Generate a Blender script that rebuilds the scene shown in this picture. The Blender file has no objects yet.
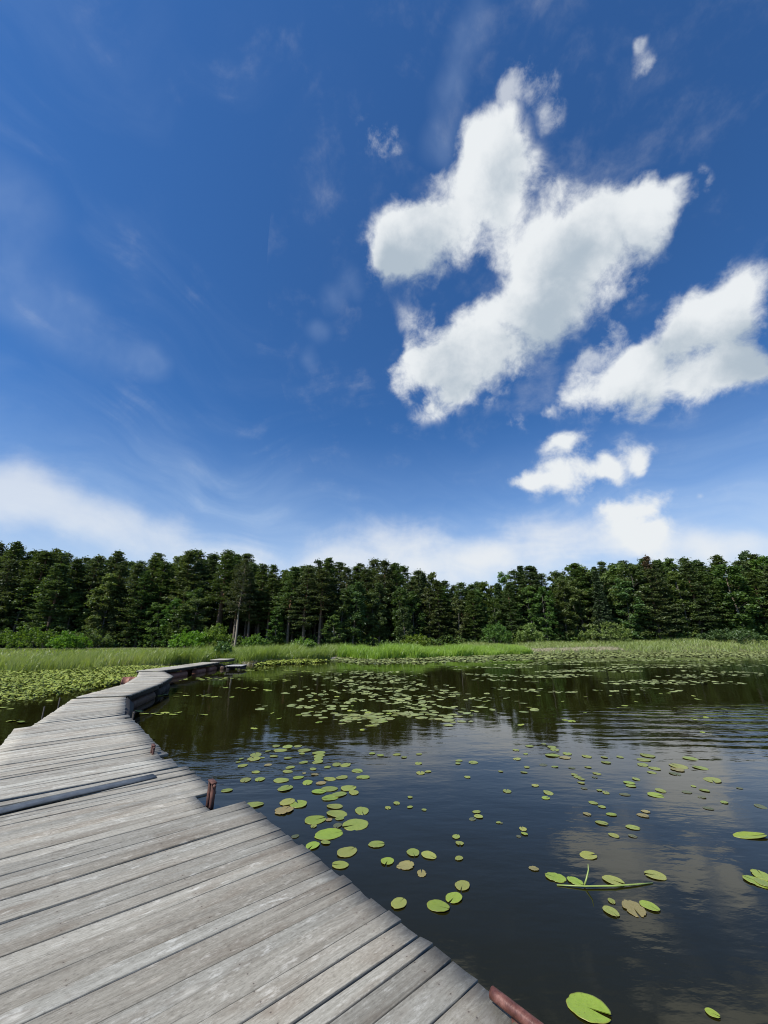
import bpy, math, random
import numpy as np

C = bpy.context.scene
COL = C.collection
R = math.radians
rng = np.random.default_rng(7)
random.seed(7)

# ------------------------------------------------------------------ camera
CAM_H = 1.95
cam_data = bpy.data.cameras.new('camera')
cam = bpy.data.objects.new('camera', cam_data)
COL.objects.link(cam)
cam.location = (0, 0, CAM_H)
cam.rotation_euler = (R(90 + 18.26), 0, 0)
cam_data.sensor_fit = 'VERTICAL'
cam_data.sensor_height = 24.0
cam_data.lens = 24.0 * 385 / 1024
cam_data.clip_start = 0.05
cam_data.clip_end = 5000
C.camera = cam
C.view_settings.view_transform = 'Standard'
C.view_settings.look = 'None'
C.view_settings.gamma = 1.0
C.view_settings.use_curve_mapping = False
C.view_settings.exposure = EXPOSURE = 0.5
C.render.engine = 'CYCLES'
C.cycles.max_bounces = 7
C.cycles.diffuse_bounces = 4
C.cycles.glossy_bounces = 3
C.cycles.transmission_bounces = 3
C.cycles.caustics_reflective = False
C.cycles.caustics_refractive = False
C.cycles.use_denoising = True
C.cycles.filter_width = 1.05

# ------------------------------------------------------------------ sun
SUN_EL, SUN_AZ = R(51), R(-126)          # azimuth from +Y towards +X
SUN = np.array([math.sin(SUN_AZ) * math.cos(SUN_EL), math.cos(SUN_AZ) * math.cos(SUN_EL), math.sin(SUN_EL)])
sl = bpy.data.lights.new('sun', 'SUN')
sl.energy = 4.7
sl.angle = R(0.55)
sl.color = (1.0, 0.94, 0.85)
so = bpy.data.objects.new('sun', sl)
COL.objects.link(so)
so.rotation_euler = (R(90) - SUN_EL, 0, -SUN_AZ + math.pi)
so.location = (-40, 0, 60)

# ------------------------------------------------------------------ node helpers
class NT:
    def __init__(s, nt):
        s.nt = nt
    def n(s, t, ins=None, **props):
        nd = s.nt.nodes.new(t)
        for k, v in props.items():
            setattr(nd, k, v)
        for k, v in (ins or {}).items():
            s.set(nd.inputs[k], v)
        return nd
    def set(s, inp, v):
        if isinstance(v, bpy.types.NodeSocket):
            s.nt.links.new(v, inp)
        else:
            if inp.type == 'RGBA' and len(v) == 3:
                v = (*v, 1)
            inp.default_value = v
    def math(s, op, a, b=None, c=None, clamp=False):
        nd = s.n('ShaderNodeMath', operation=op, use_clamp=clamp)
        for i, v in enumerate((a, b, c)):
            if v is not None:
                s.set(nd.inputs[i], v)
        return nd.outputs[0]
    def vmath(s, op, a, b=None, scale=None):
        nd = s.n('ShaderNodeVectorMath', operation=op)
        s.set(nd.inputs[0], a)
        if b is not None:
            s.set(nd.inputs[1], b)
        if scale is not None:
            s.set(nd.inputs['Scale'], scale)
        return nd.outputs['Value'] if op in ('DISTANCE', 'DOT_PRODUCT', 'LENGTH') else nd.outputs['Vector']
    def noise(s, vec, scale, detail=4, rough=0.5, out='Fac', dist=0.0):
        nd = s.n('ShaderNodeTexNoise', {'Vector': vec, 'Scale': scale, 'Detail': detail, 'Roughness': rough, 'Distortion': dist})
        return nd.outputs[0 if out == 'Fac' else 1]
    def smooth(s, v, a, b, c=0.0, d=1.0):
        nd = s.n('ShaderNodeMapRange', interpolation_type='SMOOTHSTEP')
        for i, x in enumerate((v, a, b, c, d)):
            s.set(nd.inputs[i], x)
        return nd.outputs[0]
    def lin(s, v, a, b, c=0.0, d=1.0):
        nd = s.n('ShaderNodeMapRange')
        for i, x in enumerate((v, a, b, c, d)):
            s.set(nd.inputs[i], x)
        return nd.outputs[0]
    def mix(s, f, a, b, blend='MIX'):
        nd = s.n('ShaderNodeMix', data_type='RGBA', blend_type=blend)
        s.set(nd.inputs['Factor'], f)
        s.set(nd.inputs[6], a)
        s.set(nd.inputs[7], b)
        return nd.outputs[2]
    def ramp(s, f, stops):
        nd = s.n('ShaderNodeValToRGB')
        el = nd.color_ramp.elements
        while len(el) > 1:
            el.remove(el[-1])
        el[0].position = stops[0][0]
        el[0].color = (*stops[0][1], 1)
        for p, c in stops[1:]:
            e = el.new(p)
            e.color = (*c, 1)
        s.set(nd.inputs[0], f)
        return nd.outputs[0]
    def mapping(s, vec, scale=(1, 1, 1), loc=(0, 0, 0), rot=(0, 0, 0)):
        nd = s.n('ShaderNodeMapping', {'Vector': vec, 'Scale': scale, 'Location': loc, 'Rotation': rot})
        return nd.outputs[0]

# ------------------------------------------------------------------ sky
CUM = [  # direction, angular radius
    (0.0437,0.5736,0.818,0.0708), (0.113,0.5437,0.8316,0.0854), (0.1844,0.4995,0.8464,0.0694), (0.1606,0.4711,0.8673,0.0412),
    (0.2131,0.4604,0.8617,0.0402), (0.2495,0.4983,0.8303,0.0424), (-0.0128,0.6018,0.7985,0.0522), (0.024,0.6257,0.7797,0.0399),
    (0.0983,0.6059,0.7894,0.0698), (0.213,0.5477,0.8091,0.0742), (0.0022,0.6202,0.7845,0.0396), (0.2925,0.5556,0.7783,0.0704),
    (0.3736,0.5454,0.7504,0.0713), (0.4389,0.5098,0.7399,0.0535), (0.4794,0.4837,0.7322,0.0386), (0.4953,0.465,0.7338,0.0243),
    (0.5043,0.5041,0.7011,0.0273), (0.4291,0.5757,0.6961,0.073), (0.3573,0.6154,0.7025,0.0937), (0.2756,0.6544,0.7041,0.0883),
    (0.2652,0.7128,0.6493,0.0965), (0.179,0.7417,0.6465,0.0718), (0.0972,0.743,0.6622,0.077), (0.0511,0.7816,0.6217,0.0518),
    (0.1368,0.7962,0.5894,0.0806), (0.2287,0.7688,0.5973,0.0776), (0.3616,0.6688,0.6496,0.0638), (0.1746,0.8144,0.5535,0.0479),
    (0.5879,0.5625,0.5813,0.0535), (0.624,0.532,0.5724,0.0412), (0.5495,0.6238,0.5559,0.0488), (0.5142,0.6712,0.5339,0.0375),
    (0.4711,0.7126,0.5198,0.036), (0.4201,0.7444,0.519,0.0337), (0.379,0.7654,0.5202,0.0262), (0.493,0.7266,0.4786,0.032),
    (0.5387,0.6968,0.4736,0.0379), (0.5917,0.6557,0.4689,0.0456), (0.6372,0.6162,0.4629,0.0421), (0.67,0.5788,0.4648,0.0361),
    (0.6558,0.5161,0.5509,0.0364), (0.598,0.5949,0.5371,0.0391), (0.64,0.5591,0.5271,0.0332), (0.5299,0.6661,0.5249,0.037),
    (0.6806,0.5523,0.4814,0.0375),
]
LOWCUM = [  # direction, angular radius
    (0.3366,0.8705,0.3591,0.0355), (0.3847,0.8496,0.3608,0.055), (0.4371,0.8223,0.3643,0.0528), (0.4867,0.7913,0.3702,0.0357),
    (0.5223,0.7659,0.3751,0.0403), (0.5528,0.7465,0.3703,0.0253), (0.4047,0.8054,0.4332,0.0289), (0.4403,0.7875,0.4312,0.028),
    (0.5095,0.8136,0.2801,0.0394), (0.5534,0.7802,0.2915,0.0355), (0.5878,0.7556,0.2891,0.034), (0.5534,0.7999,0.232,0.0473),
    (0.5879,0.7775,0.2233,0.0378), (0.5157,0.8253,0.2301,0.0411), (0.5669,0.802,0.1882,0.0425),
]
WISP = [  # direction, angular radius
    (0.2263,0.4086,0.8842,0.031), (0.2676,0.4074,0.8732,0.0307), (0.2862,0.4345,0.854,0.0233), (0.2145,0.4294,0.8773,0.0234),
    (0.5181,0.4456,0.73,0.0178), (0.5051,0.4956,0.7066,0.0329), (-0.0412,0.4684,0.8825,0.0318), (-0.019,0.4833,0.8753,0.0359),
    (0.0113,0.4748,0.88,0.0273), (-0.0272,0.5043,0.8631,0.0286), (0.4251,0.8462,0.3212,0.0268), (0.4919,0.6563,0.5721,0.0411),
    (0.6398,0.715,0.282,0.0157), (0.4063,0.3448,0.8462,0.019), (0.3875,0.3296,0.861,0.0116), (0.4626,0.6811,0.5675,0.0428),
    (0.4325,0.712,0.5532,0.0407), (0.4688,0.6401,0.6087,0.0334), (0.3249,0.8047,0.4969,0.0321), (0.3552,0.3147,0.8802,0.0113),
    (0.3986,0.6244,0.6718,0.0374),
]
HOLE = [  # direction, angular radius
    (0.1509,0.6557,0.7398,0.0308), (0.1996,0.6329,0.748,0.0258), (0.1032,0.6655,0.7392,0.0146),
]
BANK = [
    (-0.7236, 0.6453, 0.2449, 0.0744), (-0.6767, 0.6917, 0.2523, 0.0656), (-0.6259, 0.7406, 0.2443, 0.0572), (-0.5724, 0.7887, 0.2243, 0.0578), (-0.5013, 0.8434, 0.1934, 0.0748), (-0.3474, 0.9222, 0.1696, 0.093), (-0.1624, 0.9709, 0.176, 0.0903), (-0.0103, 0.982, 0.1883, 0.0923), (0.1178, 0.9728, 0.1995, 0.1018), (0.2405, 0.9498, 0.1999, 0.0787), (0.3529, 0.9141, 0.1997, 0.0933), (0.4614, 0.8637, 0.2027, 0.082), (0.5518, 0.8138, 0.1822, 0.0628), (0.6202, 0.7664, 0.1674, 0.0465), (0.666, 0.7303, 0.1517, 0.0398), (0.7107, 0.6873, 0.1502, 0.0365),
]
STREAK = [
    (0.1488, 0.3348, 0.9305, 0.0272), (0.1351, 0.3639, 0.9216, 0.0289), (0.1218, 0.395, 0.9106, 0.0279), (0.1089, 0.428, 0.8972, 0.0326), (0.0948, 0.4632, 0.8812, 0.0315), (-0.1219, 0.6757, 0.727, 0.0295), (-0.1493, 0.7238, 0.6737, 0.0265), (-0.176, 0.7563, 0.6301, 0.0228), (-0.0759, 0.6571, 0.75, 0.0331), (-0.6396, 0.501, 0.583, 0.0694), (-0.6092, 0.5515, 0.5699, 0.0764), (-0.5719, 0.6064, 0.5524, 0.0673), (-0.4928, 0.671, 0.554, 0.0379), (-0.523, 0.6548, 0.5456, 0.044), (-0.6075, 0.4294, 0.6683, 0.063),
]

SKY_STRENGTH = 0.075
world = bpy.data.worlds.new('World')
C.world = world
world.use_nodes = True
world.node_tree.nodes.clear()
w = NT(world.node_tree)
D = w.n('ShaderNodeTexCoord').outputs['Generated']
sky = w.n('ShaderNodeTexSky', sky_type='NISHITA', sun_disc=False, sun_elevation=SUN_EL, sun_rotation=SUN_AZ,
          altitude=200.0, air_density=1.0, dust_density=0.05, ozone_density=2.5)
skycol = w.mix(1.0, sky.outputs[0], (0.44, 0.86, 1.29), 'MULTIPLY')
skycol = w.n('ShaderNodeGamma', {'Color': skycol, 'Gamma': 1.0}).outputs[0]

CUM = [(x, y, z, r * (1.25 if x > .42 and z > .36 else 1.0)) for x, y, z, r in CUM]
_c = np.array([b[:3] for b in CUM + WISP + LOWCUM])
CUM_AXIS = _c.mean(0) / np.linalg.norm(_c.mean(0))
CUM_COS = float((_c @ CUM_AXIS).min()) - 0.07
CUM_AXIS = tuple(float(v) for v in CUM_AXIS)
print('cum cos', CUM_COS)

def field(vec, blobs, lo=0.1, hi=1.5):
    acc = None
    for x, y, z, r in blobs:
        d = w.vmath('DISTANCE', vec, (x, y, z))
        v = w.smooth(d, r * hi, r * lo)
        acc = v if acc is None else w.math('ADD', acc, v)
    return acc

def warp(vec, s, amt):
    nz = w.noise(vec, s, 2, 0.5, 'Color')
    return w.vmath('ADD', vec, w.vmath('SCALE', w.vmath('SUBTRACT', nz, (0.5, 0.5, 0.5)), scale=amt))

K = 1.0 / (SKY_STRENGTH * 2 ** EXPOSURE)
def cloudc(c):
    return tuple(v * K for v in c)
ex, ey, ez = w.n('ShaderNodeSeparateXYZ', {0: D}).outputs

# --- thin high veil, streaks and the bright bank low over the trees
ci = w.noise(w.mapping(warp(D, 2.2, 0.5), scale=(1.2, 2.2, 7.0), rot=(0.3, 0.2, 0.5)), 1.6, 6, 0.55)
cic = w.math('SUBTRACT', ci, 0.5)
bank = field(warp(D, 4.0, 0.16), BANK, 0.0, 1.7)
bank_n = w.noise(warp(D, 7.0, 0.06), 12.0, 8, 0.62)
bank_a = w.smooth(w.math('ADD', w.math('ADD', bank, w.math('MULTIPLY', cic, 1.2)), w.math('MULTIPLY', w.math('SUBTRACT', bank_n, 0.5), 1.2)), 0.05, 1.65)
veil = w.math('MULTIPLY', w.smooth(ez, 0.52, 0.14), w.smooth(ci, 0.25, 0.80, 0.30, 0.70))
streak = field(warp(D, 7.0, 0.07), STREAK, 0.0, 1.5)
st_n = w.noise(w.mapping(D, scale=(3, 3, 1)), 6.0, 3, 0.5)
streak_a = w.math('MULTIPLY', w.math('MINIMUM', streak, 1.0), w.smooth(st_n, 0.2, 0.85, 0.06, 0.19))
hi_v = w.math('MULTIPLY', w.smooth(ci, 0.40, 0.85, 0.0, 0.11), w.smooth(ex, 0.1, -0.6))
col = w.mix(w.math('MAXIMUM', streak_a, hi_v), skycol, cloudc((0.45, 0.58, 0.80)))
col = w.mix(veil, col, cloudc((0.50, 0.66, 0.88)))
col = w.mix(w.smooth(ez, 0.34, 0.10, 0.0, 0.55), col, cloudc((0.60, 0.72, 0.88)))
col = w.mix(w.math('MULTIPLY', bank_a, w.smooth(ex, -0.55, -0.05, 0.62, 0.84)), col, cloudc((0.86, 0.88, 0.89)))
bg_sky = w.n('ShaderNodeBackground', {'Color': col, 'Strength': SKY_STRENGTH}).outputs[0]

# --- cumulus
dw = warp(warp(D, 5.0, 0.13), 17.0, 0.040)
fb = w.noise(warp(D, 9.0, 0.05), 10.0, 12, 0.63)
fbc = w.math('SUBTRACT', fb, 0.5)
cum = field(dw, CUM)
flat = (1.0, 1.0, 1.35)
cum = w.math('ADD', cum, field(w.vmath('MULTIPLY', dw, flat), [(x, y, z * flat[2], r * 1.22) for x, y, z, r in LOWCUM], 0.1, 1.6))
cum = w.math('SUBTRACT', cum, w.math('MULTIPLY', field(dw, HOLE), 1.0))
wsp = field(dw, WISP)
cumc = w.math('MINIMUM', w.math('MULTIPLY', cum, w.smooth(cum, 0.6, 2.0, 0.95, 1.45)), 3.0)
dens = w.math('ADD', cumc, w.math('MULTIPLY', fbc, 5.0))
a_cum = w.math('MULTIPLY', w.smooth(dens, 0.10, 1.80), w.smooth(cum, -0.15, 0.7))
wn = w.math('SUBTRACT', w.noise(w.mapping(warp(D, 12.0, 0.04), scale=(1.0, 1.0, 0.7)), 22.0, 7, 0.62), 0.5)
dens_w = w.math('ADD', w.math('MULTIPLY', wsp, 0.60), w.math('MULTIPLY', w.math('ADD', fbc, wn), 2.9))
a_w = w.math('MULTIPLY', w.smooth(dens_w, 0.12, 1.45), w.smooth(wsp, 0.0, 0.9, 0.0, 0.62))
a_all = w.math('MAXIMUM', a_cum, a_w)
# light reaching a cloud point: look a little way towards the sun
S2 = w.vmath('NORMALIZE', w.vmath('ADD', dw, tuple(SUN * 0.05)))
fb2 = w.noise(S2, 7.0, 3, 0.5)
cum2 = field(S2, [(x, y, z, r * 1.3) for x, y, z, r in CUM[::2]])
block = w.math('ADD', w.math('MULTIPLY', cum2, 0.62), w.math('MULTIPLY', w.math('SUBTRACT', fb2, 0.5), 1.1))
block = w.math('ADD', block, w.math('MULTIPLY', fbc, -1.5))
shade = w.math('MULTIPLY', w.smooth(block, 0.25, 1.40), w.smooth(ez, 0.18, 0.42, 0.35, 1.0))
cl_col = w.mix(shade, cloudc((0.83, 0.865, 0.89)), cloudc((0.44, 0.52, 0.60)))
bg_cloud = w.n('ShaderNodeBackground', {'Color': cl_col, 'Strength': SKY_STRENGTH}).outputs[0]
bg_full = w.n('ShaderNodeMixShader', {0: a_all, 1: bg_sky, 2: bg_cloud}).outputs[0]
# cumulus only stands in one part of the sky; below the horizon the world is dark ground
near = w.math('GREATER_THAN', w.vmath('DOT_PRODUCT', D, CUM_AXIS), CUM_COS)
bg_up = w.n('ShaderNodeMixShader', {0: near, 1: bg_sky, 2: bg_full}).outputs[0]
bg_low = w.n('ShaderNodeBackground', {'Color': cloudc((0.03, 0.035, 0.02)), 'Strength': SKY_STRENGTH}).outputs[0]
up = w.math('GREATER_THAN', ez, -0.01)
w.n('ShaderNodeOutputWorld', {'Surface': w.n('ShaderNodeMixShader', {0: up, 1: bg_low, 2: bg_up}).outputs[0]})

# ------------------------------------------------------------------ materials
def material(name):
    m = bpy.data.materials.new(name)
    m.use_nodes = True
    m.node_tree.nodes.clear()
    t = NT(m.node_tree)
    return m, t

def finish(t, shader):
    t.n('ShaderNodeOutputMaterial', {'Surface': shader})

def principled(t, color, rough=0.6, normal=None, **kw):
    ins = {'Base Color': color, 'Roughness': rough}
    if normal is not None:
        ins['Normal'] = normal
    ins.update(kw)
    return t.n('ShaderNodeBsdfPrincipled', ins).outputs[0]

def bump(t, h, strength=0.3, dist=0.01):
    return t.n('ShaderNodeBump', {'Height': h, 'Strength': strength, 'Distance': dist}).outputs[0]

def objrand(t):
    return t.n('ShaderNodeObjectInfo').outputs['Random']

def attr(t, name):
    return t.n('ShaderNodeAttribute', attribute_name=name).outputs['Fac']

def mat_wood():
    m, t = material('weathered_wood')
    uv = t.n('ShaderNodeUVMap', uv_map='plank_uv').outputs[0]
    pid = attr(t, 'plank')
    off = t.n('ShaderNodeCombineXYZ', {0: t.math('MULTIPLY', pid, 37.0), 1: t.math('MULTIPLY', pid, 91.0), 2: t.math('MULTIPLY', pid, 53.0)}).outputs[0]
    p = t.vmath('ADD', uv, off)
    # knots bend the grain around them
    vor = t.n('ShaderNodeTexVoronoi', {'Vector': t.mapping(p, scale=(1.9, 6.5, 1)), 'Scale': 1.0, 'Randomness': 1.0})
    kd = vor.outputs['Distance']
    knot = t.smooth(kd, 0.20, 0.05)
    halo = t.smooth(kd, 0.55, 0.10)
    g1 = t.noise(t.vmath('ADD', t.mapping(p, scale=(0.8, 48, 1)), t.n('ShaderNodeCombineXYZ', {1: t.math('MULTIPLY', halo, 2.2)}).outputs[0]), 1.0, 7, 0.66, dist=0.15)
    g2 = t.noise(t.mapping(p, scale=(2.6, 150, 1)), 1.0, 3, 0.55)
    blot = t.noise(t.mapping(p, scale=(1.6, 6, 1)), 1.0, 5, 0.6)
    blot2 = t.noise(t.mapping(p, scale=(9, 26, 1)), 1.0, 6, 0.7)
    c = t.ramp(g1, [(0.25, (0.130, 0.122, 0.104)), (0.42, (0.205, 0.198, 0.174)), (0.58, (0.245, 0.238, 0.212)), (0.78, (0.310, 0.302, 0.274))])
    c = t.mix(t.smooth(g2, 0.52, 0.72, 0.0, 0.38), c, (0.11, 0.10, 0.083))
    c = t.mix(t.smooth(blot, 0.47, 0.72, 0.0, 0.72), c, (0.135, 0.114, 0.090))     # damp brown stains
    c = t.mix(t.smooth(blot2, 0.53, 0.70, 0.0, 0.72), c, (0.40, 0.395, 0.37))
    fine = t.noise(t.mapping(p, scale=(38, 95, 1)), 1.0, 4, 0.65)
    c = t.mix(t.smooth(fine, 0.50, 0.70, 0.0, 0.52), c, (0.095, 0.088, 0.075))
    c = t.mix(t.smooth(fine, 0.46, 0.30, 0.0, 0.35), c, (0.38, 0.37, 0.345))     # bleached flecks
    c = t.mix(t.math('MULTIPLY', t.math('MULTIPLY', knot, t.smooth(blot2, 0.35, 0.65)), 0.6), c, (0.37, 0.35, 0.31))
    c = t.mix(t.smooth(t.math('ABSOLUTE', t.math('SUBTRACT', kd, 0.16)), 0.06, 0.0, 0.0, 0.35), c, (0.13, 0.11, 0.09))
    c = t.mix(t.math('MULTIPLY', t.smooth(t.n('ShaderNodeSeparateXYZ', {0: uv}).outputs[0], 0.42, 0.02), t.smooth(blot2, 0.34, 0.66, 0.0, 0.75)), c, (0.105, 0.095, 0.080))     # grime towards the open end
    ux, vx, _ = t.n('ShaderNodeSeparateXYZ', {0: uv}).outputs
    du = t.math('SUBTRACT', t.math('MULTIPLY', t.math('FRACT', t.math('DIVIDE', t.math('ADD', ux, t.math('MULTIPLY', pid, 0.02)), 0.655)), 0.655), 0.17)
    dv = t.math('SUBTRACT', t.math('MULTIPLY', t.math('FRACT', t.math('DIVIDE', vx, 0.068)), 0.068), 0.034)
    nd = t.math('SQRT', t.math('ADD', t.math('MULTIPLY', du, du), t.math('MULTIPLY', dv, dv)))
    c = t.mix(t.smooth(nd, 0.022, 0.004, 0.0, 0.18), c, (0.10, 0.07, 0.05))      # rust bleeding from the nails
    c = t.mix(t.math('MULTIPLY', t.smooth(nd, 0.0050, 0.0035, 0.0, 0.7), t.smooth(blot, 0.38, 0.52)), c, (0.035, 0.028, 0.024))
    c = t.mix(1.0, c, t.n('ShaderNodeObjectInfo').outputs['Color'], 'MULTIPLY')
    tone = t.lin(t.math('FRACT', t.math('MULTIPLY', pid, 7.31)), 0, 1, 0.80, 1.18)
    warm = t.mix(t.math('FRACT', t.math('MULTIPLY', pid, 3.77)), (1.03, 1.0, 0.96), (0.975, 1.0, 1.015))
    c = t.mix(1.0, c, warm, 'MULTIPLY')
    c = t.n('ShaderNodeVectorMath', {0: c, 'Scale': tone}, operation='SCALE').outputs[0]
    crack = t.noise(t.mapping(p, scale=(0.9, 60, 1)), 1.0, 2, 0.5)
    cr = t.smooth(crack, 0.69, 0.75)
    c = t.mix(t.math('MULTIPLY', cr, 0.7), c, (0.06, 0.055, 0.05))
    h = t.math('ADD', t.math('MULTIPLY', g1, 0.6), t.math('MULTIPLY', g2, 0.4))
    h = t.math('ADD', h, t.math('MULTIPLY', cr, -0.8))
    h = t.math('ADD', h, t.math('MULTIPLY', blot2, 0.5))
    finish(t, principled(t, c, t.lin(g1, 0, 1, 0.62, 0.85), bump(t, h, 0.42, 0.006), **{'Specular IOR Level': 0.45}))
    return m

def mat_rust(name, c1, c2, c3, rough=0.6):
    m, t = material(name)
    o = t.n('ShaderNodeTexCoord').outputs['Object']
    n1 = t.noise(o, 14, 6, 0.65)
    n2 = t.noise(o, 60, 4, 0.6)
    c = t.ramp(n1, [(0.3, c1), (0.5, c2), (0.72, c3)])
    c = t.mix(t.smooth(n2, 0.5, 0.75, 0, 0.5), c, tuple(v * 0.5 for v in c1))
    finish(t, principled(t, c, t.lin(n1, 0.3, 0.7, rough - 0.15, rough + 0.2), bump(t, n2, 0.4, 0.003), Metallic=0.15))
    return m

def mat_plain(name, col, rough=0.6, var=0.25, scale=8, **kw):
    m, t = material(name)
    o = t.n('ShaderNodeTexCoord').outputs['Object']
    n1 = t.noise(o, scale, 6, 0.6)
    c = t.mix(t.smooth(n1, 0.3, 0.7), tuple(v * (1 - var) for v in col), tuple(v * (1 + var) for v in col))
    finish(t, principled(t, c, rough, bump(t, n1, 0.3, 0.004), **kw))
    return m

def mat_leaf(name, dark, light, hue_spread=0.02, trans=0.35, val=(0.75, 1.25), gloss=0.018, straw=0.0):
    """leaves and needles: colour differs from leaf to leaf and from tree to tree"""
    m, t = material(name)
    r = attr(t, 'leaf')
    c = t.mix(r, dark, light)
    if straw:
        c = t.mix(t.smooth(r, 0.80, 0.90, 0.0, straw), c, (0.33, 0.31, 0.16))
    ob = objrand(t)
    hsv = t.n('ShaderNodeHueSaturation', {'Color': c, 'Hue': t.lin(ob, 0, 1, 0.5 - hue_spread, 0.5 + hue_spread),
              'Saturation': t.lin(t.math('FRACT', t.math('MULTIPLY', ob, 5.3)), 0, 1, 0.85, 1.1),
              'Value': t.lin(t.math('FRACT', t.math('MULTIPLY', ob, 11.7)), 0, 1, val[0], val[1])}).outputs[0]
    dif = t.n('ShaderNodeBsdfDiffuse', {'Color': hsv, 'Roughness': 0.6}).outputs[0]
    tc = t.mix(1.0, hsv, (1.25, 1.3, 0.55), 'MULTIPLY')
    tr = t.n('ShaderNodeBsdfTranslucent', {'Color': tc}).outputs[0]
    s = t.n('ShaderNodeMixShader', {0: trans, 1: dif, 2: tr}).outputs[0]
    gl = t.n('ShaderNodeBsdfGlossy', {'Color': (0.8, 0.85, 0.9, 1), 'Roughness': 0.45}).outputs[0]
    s = t.n('ShaderNodeMixShader', {0: gloss, 1: s, 2: gl}).outputs[0]
    finish(t, s)
    return m

def mat_bark(name, low, high, split=6.0):
    m, t = material(name)
    o = t.n('ShaderNodeTexCoord').outputs['Object']
    z = t.n('ShaderNodeSeparateXYZ', {0: o}).outputs[2]
    n1 = t.noise(t.mapping(o, scale=(6, 6, 1.5)), 2.0, 5, 0.65)
    c = t.mix(t.smooth(z, split * 0.6, split * 1.4), low, high)
    c = t.mix(t.smooth(n1, 0.45, 0.7, 0, 0.6), c, tuple(v * 0.45 for v in low))
    finish(t, principled(t, c, 0.85, bump(t, n1, 0.6, 0.03)))
    return m

def mat_water():
    m, t = material('lake_water')
    o = t.n('ShaderNodeNewGeometry').outputs['Position']
    x, y, z = t.n('ShaderNodeSeparateXYZ', {0: o}).outputs
    big = t.noise(t.mapping(o, scale=(0.10, 0.18, 1)), 1.0, 3, 0.5)              # breezy and calm patches
    calm = t.lin(big, 0.35, 0.68, 0.18, 1.0)
    # ruffled water on the right and just off the dock corner
    rw = t.smooth(t.vmath('DISTANCE', t.mapping(o, scale=(0.55, 1.0, 0)), (6.2, 10.2, 0)), 4.8, 1.2)
    rc = t.smooth(t.vmath('DISTANCE', t.mapping(o, scale=(0.8, 1.0, 0)), (-1.6, 7.3, 0)), 1.8, 0.4)
    amp = t.math('MAXIMUM', t.math('MULTIPLY', calm, 0.24), t.math('MAXIMUM', rw, t.math('MULTIPLY', rc, 0.8)))
    wv = t.n('ShaderNodeTexWave', {'Vector': t.mapping(o, scale=(0.30, 1.0, 1), rot=(0, 0, 0.22)), 'Scale': 0.55, 'Distortion': 11.0, 'Detail': 4.0, 'Detail Scale': 0.9, 'Detail Roughness': 0.6},
             wave_type='BANDS', bands_direction='Y').outputs['Fac']
    n1 = t.noise(t.mapping(o, scale=(0.75, 1.7, 1), rot=(0, 0, 0.15)), 1.6, 3, 0.5)
    n2 = t.noise(t.mapping(o, scale=(0.9, 1.9, 1), rot=(0, 0, -0.3)), 5.5, 3, 0.55)
    n3 = t.noise(o, 0.55, 2, 0.5)
    h = t.math('MULTIPLY', wv, t.math('MULTIPLY', rw, 0.011))
    h = t.math('ADD', h, t.math('MULTIPLY', n1, t.math('MULTIPLY', amp, 0.030)))
    h = t.math('ADD', h, t.math('MULTIPLY', n2, t.math('MULTIPLY', amp, 0.0065)))
    h = t.math('ADD', h, t.math('MULTIPLY', n3, 0.007))
    nrm = t.n('ShaderNodeBump', {'Height': h, 'Strength': 1.0, 'Distance': 1.0}).outputs[0]
    silt = t.noise(o, 0.35, 4, 0.6)
    c = t.mix(silt, (0.0082, 0.0080, 0.0016), (0.0118, 0.0110, 0.0024))
    finish(t, principled(t, c, 0.025, nrm, IOR=1.333, **{'Specular IOR Level': 0.5}))
    return m

def mat_ground():
    m, t = material('shore_ground')
    o = t.n('ShaderNodeNewGeometry').outputs['Position']
    n1 = t.noise(o, 0.6, 6, 0.6)
    n2 = t.noise(o, 6.0, 4, 0.6)
    c = t.ramp(n1, [(0.3, (0.045, 0.055, 0.018)), (0.5, (0.075, 0.095, 0.028)), (0.7, (0.12, 0.12, 0.05))])
    c = t.mix(t.smooth(n2, 0.4, 0.7, 0, 0.5), c, (0.05, 0.045, 0.025))
    z = t.n('ShaderNodeSeparateXYZ', {0: o}).outputs[2]
    c = t.mix(t.smooth(z, 0.05, -0.02), c, (0.035, 0.03, 0.018))
    finish(t, principled(t, c, 0.95, bump(t, n2, 0.5, 0.05)))
    return m

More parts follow.
